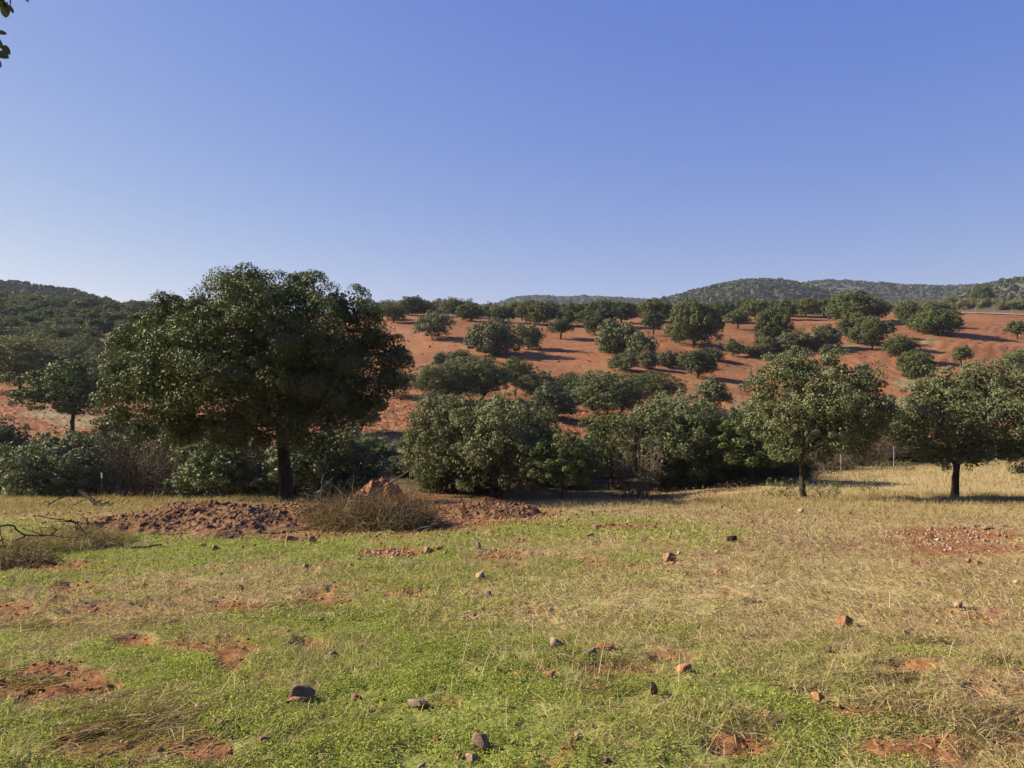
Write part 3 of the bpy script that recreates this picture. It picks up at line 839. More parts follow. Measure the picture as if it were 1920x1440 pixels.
bushes = [
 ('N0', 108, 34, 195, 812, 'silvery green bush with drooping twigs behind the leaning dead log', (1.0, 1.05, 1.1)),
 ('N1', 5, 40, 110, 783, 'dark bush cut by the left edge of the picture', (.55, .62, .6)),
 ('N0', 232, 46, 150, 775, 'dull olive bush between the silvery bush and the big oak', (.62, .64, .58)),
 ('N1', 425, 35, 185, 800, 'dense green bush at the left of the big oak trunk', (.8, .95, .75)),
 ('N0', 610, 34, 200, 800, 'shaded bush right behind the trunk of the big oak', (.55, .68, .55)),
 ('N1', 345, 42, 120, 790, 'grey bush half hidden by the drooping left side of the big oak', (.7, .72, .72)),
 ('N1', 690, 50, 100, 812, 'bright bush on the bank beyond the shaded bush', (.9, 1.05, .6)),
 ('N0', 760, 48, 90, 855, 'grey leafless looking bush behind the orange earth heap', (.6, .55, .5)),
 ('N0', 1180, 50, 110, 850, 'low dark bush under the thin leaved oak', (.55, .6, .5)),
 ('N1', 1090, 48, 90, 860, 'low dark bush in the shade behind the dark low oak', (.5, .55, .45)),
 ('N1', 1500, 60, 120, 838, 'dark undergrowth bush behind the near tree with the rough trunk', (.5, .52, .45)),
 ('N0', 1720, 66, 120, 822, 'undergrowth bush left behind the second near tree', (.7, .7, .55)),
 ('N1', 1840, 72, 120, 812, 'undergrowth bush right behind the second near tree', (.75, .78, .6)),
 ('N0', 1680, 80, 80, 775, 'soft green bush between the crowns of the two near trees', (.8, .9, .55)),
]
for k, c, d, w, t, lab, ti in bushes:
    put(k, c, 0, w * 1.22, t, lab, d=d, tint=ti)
for c, r, w, t, lab in [(1830, 868, 28, 857, 'small yellowish tuft bush on the dry slope right of the second near tree'), (1698, 884, 44, 866, 'low bush at the foot of the right hand slender fence post'),
                        (1657, 884, 36, 872, 'low green bush left of the right hand slender fence post'), (1914, 896, 34, 878, 'green bush cut by the right edge on the dry slope'),
                        (1626, 925, 40, 911, 'low thorny tuft on the dry grass between the two near trees'), (1568, 932, 30, 917, 'dark weed tuft right of the rough trunk'),
                        (1893, 877, 22, 866, 'tiny tuft high on the dry slope near the right edge')]:
    put('L0', c, r, w, t, lab, tint=(1.1, 1.0, .55))

for i in range(36):
    d2 = rw.uniform(41, 58); c = 760 + 960 * (i + rw.random()) / 36
    if c > 1500: d2 = rw.uniform(66, 76)
    rr = HOR + (EYE - zg((c - CX) / F * d2, d2)) * F / d2
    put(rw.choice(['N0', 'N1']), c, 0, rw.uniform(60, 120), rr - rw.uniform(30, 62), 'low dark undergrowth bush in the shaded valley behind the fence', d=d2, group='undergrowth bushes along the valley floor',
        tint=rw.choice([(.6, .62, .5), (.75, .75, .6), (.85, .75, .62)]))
# leafless shrubs
def put_thicket(ms, col, d, wpx, top, label, W0, H0, tint=None, name='bare_shrub'):
    x, y = (col - CX) / F * d, d; z = zg(x, y)
    row0 = HOR + (EYE - z) * F / y
    o = obj(name, None, loc=(x, y, z)); obj('stems', ms[0], o)
    if ms[1]:
        l = obj('leaves', ms[1], o); l.color = (*(tint or (1, 1, 1)), 1)
    s = wpx * y / F / W0
    o.scale = (s, s, max(.3, (row0 - top) * y / F / H0)); o.rotation_euler = (0, 0, put.rng.random() * 6)
    tag(o, label, 'shrub')
TA = thicket(1, 3.4, 2.4, 60, 'twig', 1500)
TB = thicket(2, 3.4, 2.4, 110, 'twig', 9000)
put_thicket(TA, 1190, 38, 105, 818, 'leafless grey shrub before the thin leaved oak', 3.4, 2.4)
put_thicket(TA, 1560, 57, 130, 822, 'pale leafless shrub behind the rough trunk of the near tree', 3.4, 2.4)
put_thicket(TB, 1640, 62, 120, 806, 'purplish bare shrub behind the two slender fence posts', 3.4, 2.4, (.9, .75, .85))
put_thicket(TB, 1345, 48, 80, 850, 'grey bare shrub between the tall valley oak and its slender neighbour', 3.4, 2.4)
put_thicket(TB, 272, 36, 165, 830, 'brown leafless thicket between the silvery bush and the dense green bush', 3.4, 2.4, (.75, .65, .6))
put_thicket(TB, 1500, 46, 110, 870, 'brown bramble low behind the rough trunk', 3.4, 2.4, (.7, .65, .55))

# ------------------------------------------------------------------ the near trees, lobe by lobe as in the photograph
def near_tree(name, label, col, row, D, shrink, lobes_px, leaf, tuft, tm2, per, r0, fork_row, fork_dx, seed, mat, tint, extra=(), fill=1.0, under=.5):
    rng = np.random.default_rng(seed)
    x, z = (col - CX) / F * D, zg((col - CX) / F * D, D)
    s = D / F
    lb = []
    for (c, r, rad, dy) in lobes_px:
        q = (rad - shrink) * s
        lb.append(((c - col) * s, dy, EYE - (r - HOR) * s - z, q, q * 1.1, q * .86))
    V, Fq, T = lobed_leaves(lb, leaf, tuft, tm2, per, rng, fill=fill, under=under)
    root = obj(name, None, loc=(x, D, z)); tag(root, label, 'tree')
    cr = obj('crown', mesh('crown', V, Fq, M[mat], {'tone': ('FACE', T)}), root); cr.color = (*tint, 1)
    fk = (fork_dx * s, 0, EYE - (fork_row - HOR) * s - z)
    tg = [lb[i][:3] for i in rng.permutation(len(lb))[:14]]
    obj('trunk', trunk_mesh('trunk', (0, 0, -.3), fk, r0, tg, rng, sides=12), root)
    return root

big = [(300, 592, 44, .3), (262, 640, 42, -.2), (232, 690, 38, .2), (228, 745, 30, .3), (245, 775, 26, -.4), (330, 650, 62, -1.2), (372, 575, 50, .5), (430, 560, 56, 1.2), (455, 545, 46, -.4),
       (520, 550, 46, .8), (575, 556, 48, -.2), (628, 565, 46, .9), (662, 600, 46, .2), (700, 640, 48, .6), (725, 690, 44, .3), (738, 655, 30, 1.0), (712, 735, 40, -.3), (668, 760, 42, .6), (640, 712, 70, -1.5),
       (590, 640, 78, -2.0), (500, 610, 74, -1.9), (412, 640, 72, -1.9), (400, 720, 78, -1.8), (320, 722, 56, -1.0), (355, 775, 44, -.3), (500, 700, 90, -2.3), (560, 765, 70, -1.3), (460, 790, 62, -.9),
       (400, 800, 44, .1), (330, 800, 24, .2), (620, 780, 50, 0), (545, 812, 40, .2), (500, 822, 32, -.7), (580, 812, 38, -.8), (430, 806, 40, -.6), (222, 720, 34, -.6), (228, 778, 36, -.3), (262, 806, 34, .2), (305, 800, 38, -.4), (355, 812, 40, -.5), (240, 640, 34, .6), (280, 730, 50, .2), (215, 700, 22, .4), (300, 570, 24, .2), (560, 530, 24, .4), (480, 520, 22, -.5), (690, 585, 24, .3), (500, 600, 80, 2.4), (620, 660, 80, 2.6), (380, 680, 80, 2.6), (500, 730, 90, 2.8), (460, 650, 90, .2), (590, 700, 90, .4), (430, 835, 24, .3)]
near_tree('holm_oak', 'biggest tree of the picture, a dark broad evergreen oak standing left of centre', 538, 936, 26.5, 9, big, .066, .47, 1.9, 330, .25, 800, -10, 11, 'oak', (.82, .88, .80), fill=.9)
t2 = [(1555, 672, 26, .1), (1500, 690, 40, .2), (1450, 700, 38, -.3), (1435, 740, 42, .2), (1560, 705, 46, -.3), (1620, 715, 42, .2), (1650, 745, 26, .3), (1640, 780, 38, -.2), (1590, 760, 56, -1.2),
      (1520, 745, 58, -1.3), (1460, 780, 46, -.8), (1530, 810, 52, -.9), (1600, 820, 44, -.2), (1480, 835, 40, .2), (1555, 850, 32, .3), (1440, 800, 34, .4), (1640, 815, 28, .3), (1540, 760, 64, 1.2), (1510, 700, 46, 1.0), (1600, 770, 50, 1.1), (1425, 760, 22, -.5)]
near_tree('holm_oak', 'near grey green tree with a rough dark trunk on the dry grass right of centre', 1505, 932, 30.0, 5, t2, .062, .31, 3.2, 150, .13, 850, 0, 12, 'greyoak', (.95, .98, .92), fill=.8)
t3 = [(1740, 740, 40, .2), (1780, 720, 40, .1), (1830, 715, 42, -.2), (1880, 712, 42, .2), (1930, 720, 42, 0), (1970, 750, 42, .2), (1720, 780, 40, -.1), (1770, 780, 54, -1.1), (1840, 770, 62, -1.4), (1910, 780, 56, -1.0),
      (1730, 830, 38, .1), (1790, 835, 48, -.6), (1860, 835, 48, -.6), (1920, 830, 42, -.2), (1970, 810, 40, 0), (1700, 815, 26, .4), (1760, 860, 26, .2), (1830, 862, 26, .2), (1900, 850, 26, .4), (1830, 770, 66, 1.3), (1900, 760, 50, 1.3), (1760, 790, 50, 1.1)]
near_tree('holm_oak', 'near grey green tree with a smooth brown trunk, cut by the right picture edge', 1790, 932, 31.0, 5, t3, .062, .31, 3.2, 150, .16, 862, 6, 13, 'greyoak', (.92, .95, .88), fill=.8)

# ------------------------------------------------------------------ grass
def sample(n, d0, d1, rng, p=1.0):
    """points on the meadow inside a wedge wider than the picture, thicker towards the near side for p > 1"""
    u = rng.random(n)
    d = (d0 ** (2 / p) + u * (d1 ** (2 / p) - d0 ** (2 / p))) ** (p / 2)
    t = rng.uniform(-.80, .80, n)
    return t * d, d

def blades(P3, az, el, L, Wd, rng, bend=.5):
    """bent blades of two pieces; P3 foot, az/el direction"""
    dh = np.stack([np.cos(az), np.sin(az), np.zeros_like(az)], 1)
    el2 = el - bend * rng.random(len(el))
    d1 = dh * np.cos(el)[:, None] + np.array([0, 0, 1.0]) * np.sin(el)[:, None]
    d2 = dh * np.cos(el2)[:, None] + np.array([0, 0, 1.0]) * np.sin(el2)[:, None]
    tw = rng.random(len(az)) * math.pi
    sd_ = np.stack([-np.sin(az) * np.cos(tw), np.cos(az) * np.cos(tw), np.sin(tw)], 1) * (Wd * .5)[:, None]
    a = P3; b = P3 + d1 * (L * .55)[:, None]; c = b + d2 * (L * .45)[:, None]
    V = np.stack([a - sd_, a + sd_, b - sd_ * .8, b + sd_ * .8, c - sd_ * .15, c + sd_ * .15], 1).reshape(-1, 3)
    n = len(az)
    q = np.array([[0, 1, 3, 2], [2, 3, 5, 4]])
    Fq = (np.arange(n)[:, None, None] * 6 + q[None]).reshape(-1, 4)
    return V, Fq

class Bag:
    def __init__(s): s.V, s.F, s.T, s.n = [], [], [], 0
    def add(s, V, Fq, tone):
        s.V.append(V); s.F.append(Fq + s.n); s.T.append(tone); s.n += len(V)
    def obj(s, name, mat, label, cat, kind='stuff', loc=(0, 0, 0)):
        V = np.concatenate(s.V) - np.array(loc)
        o = obj(name, mesh(name, V, np.concatenate(s.F), M[mat], {'tone': ('FACE', np.concatenate(s.T))}), loc=loc)
        return tag(o, label, cat, kind=kind)

rg = np.random.default_rng(99)
G = Bag()
for n, d0, d1, L, hgt, p in [(380000, 2.7, 6, .016, .022, 1.3), (380000, 6, 12, .025, .024, 1.2), (360000, 12, 30, .046, .028, 1.4)]:
    x, y = sample(n, d0, d1, rg, p)
    m = pos_masks(x, y)
    cl = fbm(x * 5, y * 5, 3, 71)
    pat = fbm(x * 1.3, y * 1.3, 3, 73)
    pr = np.clip(m['green'] * 1.0 + .16 - m['dry'] * .12, 0, 1) * (1 - m['bare'] * .93) * m['field'] * sstep(.36, .64, cl + .10 * m['green']) * (.25 + .75 * sstep(.36, .58, pat))
    k = rg.random(n) < pr
    x, y, cl = x[k], y[k], cl[k]
    z = H(x, y)
    h = hgt * (.3 + 2.2 * np.clip(cl - .35, 0, 1)) * rg.random(len(x)) ** .7 * 1.6
    Nn = nrm(rg.normal(size=(len(x), 3)) * .75 + np.array([0, 0, .9]))
    Ls = L * (.5 + .9 * rg.random(len(x)))
    V, Fq = cards(np.stack([x, y, z + h + .002], 1), Nn, Ls, Ls * (.25 + .25 * rg.random(len(x))), rg)
    tone = np.clip(.9 * fbm(x * .9, y * .9, 3, 5) + .7 * (rg.random(len(x)) - .5) + .08, 0, 1)
    G.add(V, Fq, tone)
for n, d0, d1, L, w in [(60000, 2.7, 7, .045, .0045), (60000, 7, 14, .06, .008)]:     # upright green blades
    x, y = sample(n, d0, d1, rg, 1.2); m = pos_masks(x, y)
    k = rg.random(n) < m['green'] * (1 - m['bare']) * sstep(.4, .65, fbm(x * 4, y * 4, 3, 77))
    x, y = x[k], y[k]; z = H(x, y)
    V, Fq = blades(np.stack([x, y, z], 1), rg.random(len(x)) * 6.28, rg.uniform(.7, 1.5, len(x)), L * (.5 + rg.random(len(x))), np.full(len(x), w), rg, 1.2)
    G.add(V, Fq, np.repeat(.35 + .5 * rg.random(len(x)), 2))
G.obj('green_grass', 'grass', 'short fresh green grass and leafy weeds covering the near meadow', 'grass')

D_ = Bag()
for n, d0, d1, L, w, p in [(110000, 2.7, 6, .09, .0028, 1.3), (140000, 6, 12, .10, .0045, 1.2), (150000, 12, 24, .11, .008, 1.2)]:
    x, y = sample(n, d0, d1, rg, p); m = pos_masks(x, y)
    cl = fbm(x * 2.2, y * 2.2, 3, 81)
    k = rg.random(n) < np.clip(.34 * sstep(.35, .6, fbm(x * 1.7, y * 1.7, 3, 79)) + .06 + m['dry'] * .8 * sstep(.3, .6, cl) + .15 * (1 - m['green']), 0, 1) * (1 - .75 * m['bare']) * m['field']
    x, y, cl = x[k], y[k], cl[k]; z = H(x, y); n2 = len(x)
    el = rg.uniform(0, .9, n2) ** 1.0 * (.4 + cl); az = 1.2 * rg.normal(size=n2) + 3 * fbm(x * .8, y * .8, 2, 83)
    V, Fq = blades(np.stack([x, y, z + .006], 1), az, el, L * (.3 + 1.0 * rg.random(n2)), w * (.6 + .8 * rg.random(n2)), rg, .9)
    D_.add(V, Fq, np.repeat(np.clip(.15 + .8 * rg.random(n2), 0, 1), 2))
# matted brown thatch
for e in [(1740, 1230, 70, 18), (1660, 1330, 110, 14), (1500, 1345, 40, 12), (1700, 1380, 110, 30), (1420, 1395, 70, 22), (1120, 1345, 55, 22), (1180, 1290, 60, 16), (250, 1395, 200, 45), (60, 1180, 90, 20),
          (1880, 1290, 60, 18), (560, 1150, 120, 14), (60, 1330, 60, 14), (300, 1170, 110, 12), (1850, 1400, 90, 30), (960, 1090, 60, 8), (730, 1110, 80, 10),]:
    n2 = int(e[2] * e[3] * .22)
    a_ = rg.random(n2) * 6.28; q_ = np.abs(rg.normal(size=n2)) * .6
    c_ = e[0] + e[2] * q_ * np.cos(a_); r_ = e[1] + e[3] * q_ * np.sin(a_)
    dd = np.interp(-r_, [-1440, -1172, -1052, -980, -947], [3.2, 6, 10, 17, 23])
    x = (c_ - CX) / F * dd; y = dd; z = H(x, y)
    V, Fq = blades(np.stack([x, y, z + .01], 1), .5 + .5 * rg.normal(size=n2) + math.pi * (rg.random(n2) < .5), rg.uniform(0, .35, n2), rg.uniform(.05, .16, n2), .0022 + .0006 * y, rg, .5)
    D_.add(V, Fq, np.repeat(rg.random(n2) * .7, 2))
# upright straw of the dry strip and of the slope on the right
for n, d0, d1, L, w in [(150000, 19, 33, .20, .010), (150000, 28, 64, .22, .020)]:
    x, y = sample(n, d0, d1, rg, 1.0); m = pos_masks(x, y)
    strip = sstep(966, 948, m['row'] + 14 * (fbm(x * .9, y * .9, 3, 87) - .5) - 16 * sstep(360, 260, m['c']) - 12 * sstep(1350, 1500, m['c'])) * m['field']
    k = rg.random(n) < strip * (.35 + .65 * sstep(.35, .6, fbm(x * 1.2, y * 1.2, 3, 85))) * (1 - .6 * m['bare'])
    x, y = x[k], y[k]; z = H(x, y); n2 = len(x)
    hh = .45 + 1.1 * fbm(x * .7, y * .7, 3, 89)
    V, Fq = blades(np.stack([x, y, z - .01], 1), rg.random(n2) * 6.28, rg.uniform(.7, 1.5, n2), L * hh * (.5 + .8 * rg.random(n2)), w * (.5 + .8 * rg.random(n2)), rg, .8)
    D_.add(V, Fq, np.repeat(np.clip(.2 + .6 * rg.random(n2) + .3 * (fbm(x * .5, y * .5, 2, 90) - .5), 0, 1), 2))
# scattered long single stalks
x, y = sample(1500, 2.8, 14, rg, 1.2); z = H(x, y); n2 = len(x)
V, Fq = blades(np.stack([x, y, z], 1), rg.random(n2) * 6.28, rg.uniform(.1, 1.3, n2), rg.uniform(.12, .32, n2), .002 + .0005 * y, rg, .5)
D_.add(V, Fq, np.repeat(.6 + .4 * rg.random(n2), 2))
D_.obj('dry_grass', 'straw', 'straw coloured dry grass lying over the meadow and standing along its far edge', 'dry grass')

# weeds at the foot of the valley trees
U = Bag()
n = 60000
x, y = sample(n, 28, 56, rg, 1.0); m = pos_masks(x, y)
k = rg.random(n) < (1 - m['field']) * sstep(.42, .6, fbm(x * .45, y * .45, 3, 95))
x, y = x[k], y[k]; z = H(x, y)
V, Fq = cards(np.stack([x, y, z + .35 * rg.random(len(x)) ** 1.5], 1), nrm(rg.normal(size=(len(x), 3))), np.full(len(x), .12), np.full(len(x), .05), rg)
U.add(V, Fq, np.clip(fbm(x * .6, y * .6, 2, 96) + .3 * rg.normal(size=len(x)), 0, 1))
U.obj('undergrowth', 'dryleaf', 'brown weeds and leaf litter on the valley floor under the trees', 'undergrowth')

# ------------------------------------------------------------------ stones
import bmesh
def rock(seed, flat=.6, cuts=12, sub=3):
    rng = np.random.default_rng(seed)
    bm = bmesh.new(); bmesh.ops.create_icosphere(bm, subdivisions=sub, radius=1.0)
    V = np.array([v.co[:] for v in bm.verts]); Fc = np.array([[v.index for v in f.verts] for f in bm.faces]); bm.free()
    for _ in range(cuts):
        nn = nrm(rng.normal(size=3)); h = rng.uniform(.38, .72)
        q = V @ nn; V = V - np.maximum(q - h, 0)[:, None] * nn
    V += V * (.10 * (fbm(V[:, 0] * 3 + 9, V[:, 1] * 3 + V[:, 2] * 2, 3, seed) - .5))[:, None]
    V *= np.array([1, rng.uniform(.65, .9), flat])
    V /= (V[:, 0].max() - V[:, 0].min())
    V[:, 2] -= V[:, 2].min()
    return V, Fc
RK = [rock(300 + i, f) for i, f in enumerate([.55, .7, .45, .8, .6, .5, .9, .4])]
RM = {}
for i, (V, Fc) in enumerate(RK):
    for mm in ('stone', 'redstone'):
        RM[i, mm] = mesh('stone', V, Fc, M[mm])
def stone(col, row, wpx, hpx, label, i, mm='stone', rot=0, tint=(1, 1, 1), group=None, tilt=0.0, depth=1.0):
    x, y, z = at(col, row)
    o = obj('stone', RM[i, mm], loc=(x, y, z))
    me = RK[i][0]
    w = wpx * y / F; h = hpx * y / F
    o.scale = (w, w * depth, h / (me[:, 2].max()) * 1.2)
    o.location.z -= h * .10
    o.rotation_euler = (tilt, tilt * .6, rot)
    o.color = tuple(1.1 * v for v in tint) + (1,)
    tag(o, label, 'stone', group)
    return o
ST = [
 (567, 1318, 54, 30, 'biggest stone of the meadow, smooth and grey with a black shadow, near bottom left', 0, 'stone', .1, (.62, .58, .60)),
 (548, 1324, 30, 12, 'flat pinkish stone tucked under the left side of the biggest grey stone', 2, 'redstone', .4, (1.3, 1.2, 1.2)),
 (787, 1327, 38, 16, 'long pale lilac stone lying in green grass right of the biggest grey stone', 5, 'stone', .1, (1, .9, .95)),
 (905, 1403, 34, 30, 'upright tan stone with a dark side near the bottom edge', 6, 'stone', .3, (.95, .80, .72)),
 (886, 1427, 24, 16, 'white and pink stone just below the upright tan stone', 1, 'stone', .9, (1.25, 1.1, 1.05)),
 (860, 1418, 16, 12, 'small brown stone left of the white and pink stone', 4, 'redstone', 0, (1, 1, 1)),
 (790, 1438, 16, 12, 'white stone cut by the bottom edge below the long pale stone', 3, 'stone', 0, (1.2, 1.15, 1.15)),
 (668, 1315, 24, 12, 'dark rust red stone between the biggest grey stone and the long pale stone', 1, 'redstone', .5, (.75, .6, .6)),
 (686, 1368, 22, 10, 'small orange brown stone below the dark rust red stone', 2, 'redstone', .2, (1.1, 1, .8)),
 (1224, 1306, 20, 26, 'pointed brown stone standing upright like a tooth', 6, 'redstone', 1.2, (1, 1, 1)),
 (1284, 1260, 34, 17, 'orange tan stone with a flat top right above the tooth shaped stone', 0, 'redstone', 2.0, (1.4, 1.35, 1.2)),
 (1253, 1238, 36, 12, 'flat orange stone beside the tan flat topped one, to its upper left', 2, 'redstone', .3, (1.25, 1, .8)),
 (1042, 1218, 28, 18, 'round whitish stone with a strong black shadow in the middle of the meadow', 1, 'stone', .2, (1, .95, .95)),
 (1110, 1232, 26, 14, 'greyish stone with a dark crack right of the round whitish stone', 4, 'stone', 1.0, (.85, .78, .8)),
 (1130, 1219, 40, 12, 'flat bare rusty slab behind the greyish cracked stone', 7, 'redstone', .2, (1.2, 1.0, .9)),
 (1031, 1272, 24, 12, 'pale orange stone sunk in grass below the round whitish stone', 4, 'redstone', 0, (1.5, 1.4, 1.0)),
 (626, 1233, 24, 14, 'tan stone with a black shadow right of the dug red earth', 1, 'stone', 2.2, (1.05, .85, .75)),
 (447, 1260, 12, 9, 'small pinkish stone at the lower tip of the dug red earth', 3, 'stone', 0, (1.1, .9, .8)),
 (900, 1087, 20, 15, 'two toned stone, white left and dark right, above the middle of the meadow', 3, 'stone', .7, (1.2, 1.05, .9)),
 (917, 1120, 14, 12, 'small lilac grey stone just below the two toned stone', 6, 'stone', .2, (.9, .85, 1)),
 (1588, 1174, 32, 20, 'angular rust coloured stone with a dark right face on the right side of the meadow', 0, 'redstone', .5, (1.05, 1, .95)),
 (1608, 1190, 18, 9, 'small grey stone touching the angular rust coloured one', 2, 'stone', .4, (.9, .9, .95)),
 (1697, 1195, 16, 14, 'small pointed grey white stone right of the angular rust coloured one', 6, 'stone', 1.0, (1, 1, 1)),
 (1410, 1201, 16, 9, 'small white grey stone at the edge of the dry grass left of the angular stone', 5, 'stone', .6, (1.1, 1.1, 1.05)),
 (1796, 1141, 20, 14, 'square cut block shaped pale stone with a black shadow', 3, 'stone', .1, (1.1, .95, .85)),
 (1534, 1314, 22, 16, 'ochre stone with a brown shadow in the right lower meadow', 1, 'redstone', .8, (1.5, 1.5, 1.2)),
 (1440, 1342, 14, 14, 'small ochre stone left below of the ochre one with brown shadow', 3, 'redstone', .3, (1.3, 1.3, 1.1)),
 (1806, 1338, 12, 8, 'bright white pebble lying on a dark red scrap near the right bottom', 1, 'stone', .3, (1.5, 1.5, 1.5)),
 (1803, 1345, 26, 6, 'dark red flat stone under the bright white pebble', 7, 'redstone', .1, (.7, .4, .45)),
 (1553, 1222, 16, 10, 'faint pinkish stone half sunk in green grass', 4, 'stone', .5, (1, .85, .75)),
 (1258, 1052, 26, 15, 'pinkish mound shaped stone at the right end of a thin dark stick', 0, 'stone', .5, (1.1, .85, .75)),
 (1273, 1041, 8, 9, 'little white chip behind the pinkish mound shaped stone', 3, 'stone', .5, (1.5, 1.5, 1.5)),
 (1105, 1009, 16, 8, 'grey white stone above the pale flat one in the middle distance', 2, 'stone', .5, (1.1, 1.1, 1)),
 (1118, 992, 12, 9, 'small whitish stone with a dark hollow, highest stone in the centre', 6, 'stone', .2, (1.2, 1.1, 1)),
 (1110, 968, 8, 10, 'upright little dark and white stone on the far green strip', 6, 'stone', .2, (.8, .75, .8)),
 (898, 1029, 10, 12, 'upright pale grey stone just below the brush heap side of the meadow', 6, 'stone', .2, (1, .95, .95)),
 (803, 1035, 20, 11, 'stone with a black right face among red crumbs below the brush heap', 1, 'stone', .5, (.9, .7, .6)),
 (822, 1033, 18, 7, 'flat orange stone right of the black faced one', 7, 'redstone', .5, (1.3, 1.2, 1)),
 (835, 1040, 10, 9, 'little pale stone below the flat orange one', 3, 'stone', .5, (1.2, 1.1, 1)),
 (745, 1042, 12, 8, 'dark reddish stone left of the red crumbs', 3, 'redstone', .5, (.6, .5, .5)),
 (547, 1012, 28, 12, 'pale tan stone at the lower right corner of the big soil heap', 0, 'stone', .2, (1.1, .85, .75)),
 (588, 1019, 16, 14, 'small peaked stone right of the pale tan stone by the soil heap', 6, 'stone', .7, (1, .8, .72)),
 (378, 1027, 16, 8, 'flat orange stone below the soil heap', 2, 'redstone', .7, (1.4, 1.3, 1.1)),
 (403, 1033, 14, 10, 'small grey stone with a black side, right of the flat orange stone', 1, 'stone', .4, (.8, .8, .85)),
 (272, 997, 20, 10, 'pink stone at the left tip of the soil heap', 5, 'redstone', .3, (1.4, 1.3, 1.3)),
 (640, 922, 18, 12, 'pale stone lodged in the top of the soil heap', 4, 'stone', .3, (1.2, 1.05, 1)),
 (1502, 962, 14, 9, 'white stone on dry grass in front of the rough trunked tree', 3, 'stone', .3, (1.3, 1.2, 1.1)),
 (1600, 1072, 16, 8, 'white flake shaped stone in dry grass right of centre', 5, 'stone', .2, (1.4, 1.3, 1.2)),
 (1345, 1037, 12, 8, 'round pinkish stone in dry grass below the black stub', 3, 'stone', .2, (1.2, 1.05, .95)),
 (1882, 989, 18, 7, 'rightmost flat grey stone behind the pink stony patch', 5, 'stone', .3, (1, .95, .95)),
 (1850, 992, 24, 7, 'wide flat grey stone behind the pink stony patch, beside the rightmost one', 7, 'stone', .3, (.75, .78, .85)),
 (1828, 988, 12, 6, 'small flat tan stone left of the wide flat grey stone', 2, 'stone', .3, (1.1, 1, .9)),
 (1748, 1008, 12, 12, 'dark pointed stone in the middle of the pink stony patch', 6, 'redstone', .3, (.6, .5, .5)),
 (1758, 1013, 10, 7, 'white stone next to the dark pointed one in the pink stony patch', 3, 'stone', .3, (1.4, 1.3, 1.3)),
 (1846, 1015, 12, 7, 'brown stone right of the pink stony patch', 1, 'redstone', .3, (1, 1, 1)),
 (1815, 1055, 12, 9, 'upper of two little stones below the pink stony patch', 3, 'stone', .3, (.8, .65, .65)),
 (1816, 1045, 10, 7, 'tiny dark stone above the two little stones below the pink stony patch', 3, 'stone', .9, (.6, .5, .5)),
 (1833, 1061, 14, 8, 'brownish stone right of the two little stones below the pink stony patch', 1, 'redstone', .3, (.9, .8, .8)),
 (30, 1306, 14, 10, 'white grey stone left below the round patch of bare red earth', 3, 'stone', .3, (1.1, 1.1, 1.2)),
 (372, 1336, 22, 12, 'rounded beige stone in dead grass left of the biggest grey stone', 1, 'stone', .3, (1.15, 1, .85)),
 (418, 1366, 26, 14, 'rounded brown stone below the rounded beige one', 4, 'stone', 1.3, (.8, .68, .6)),
 (400, 1362, 14, 9, 'small beige stone left of the rounded brown one', 3, 'stone', 1.3, (1.1, 1, .9)),
 (302, 1420, 14, 14, 'small white and pink stone low in the left corner area', 6, 'stone', 1.3, (1.3, 1.15, 1.1)),
 (186, 1428, 16, 12, 'pale stone in dark litter near the bottom left', 1, 'stone', .3, (1.1, 1.05, .9)),
 (497, 1398, 24, 12, 'pinkish stone half buried right of the dead grass patch', 0, 'stone', .3, (1, .75, .65)),
 (1085, 1388, 20, 12, 'whitish stone with a speckled top near the bottom centre', 1, 'stone', .3, (1.05, 1, .9)),
 (1072, 1412, 12, 14, 'slim brown stone below the speckled whitish one', 6, 'redstone', .3, (1.1, 1, 1)),
 (962, 1397, 14, 11, 'small pale brown stone right of the upright tan stone', 3, 'stone', .3, (1.1, .95, .8)),
 (1138, 1436, 16, 12, 'dark stone cut by the bottom edge right of the centre', 1, 'stone', .3, (.5, .45, .45)),
 (820, 1388, 14, 10, 'small orange stone half way between the long pale stone and the bottom edge', 4, 'redstone', .3, (1.3, 1.2, 1)),
 (1902, 1261, 18, 8, 'beige stone in the straw at the right edge', 5, 'stone', .3, (1.1, 1, .85)),
 (1720, 1100, 14, 6, 'flat beige stone left of centre in the upper right dry patch', 2, 'stone', .3, (1.1, .95, .85)),
 (1905, 1094, 14, 9, 'whitish stone at the right edge above the block shaped stone', 3, 'stone', .3, (1.3, 1.15, 1)),
 (1883, 1092, 12, 6, 'flat brown stone left of the whitish one at the right edge', 2, 'redstone', .3, (1.2, 1.1, 1)),
 (660, 1064, 16, 8, 'faint yellowish stone under the red crumbs left of centre', 0, 'stone', .6, (1.2, 1, .8)),
 (575, 1068, 16, 9, 'light stone in dry grass below the soil heap', 0, 'stone', .6, (1.2, 1.1, 1)),
 (452, 1107, 13, 11, 'dark ball like stone in the short green tuft', 6, 'stone', .6, (.4, .38, .36)),
]
for c, r, w, h, lab, i, mm, rot, ti in ST:
    stone(c, r, w, h, lab, i, mm, rot, ti)
rs = random.Random(12)
for k in range(150):
    r = 985 + 450 * rs.random() ** 1.25; c = rs.uniform(10, 1910)
    w = rs.uniform(5, 11) * (.6 + .6 * (r - 960) / 480)
    g = rs.uniform(.7, 1.3)
    stone(c, r, w, w * .5, 'thumb sized stone among the grass, one of many alike', rs.randrange(8), rs.choice(['stone', 'stone', 'redstone']), rs.random() * 6, (g, g * .93, g * .88), 'small stones strewn over the meadow')

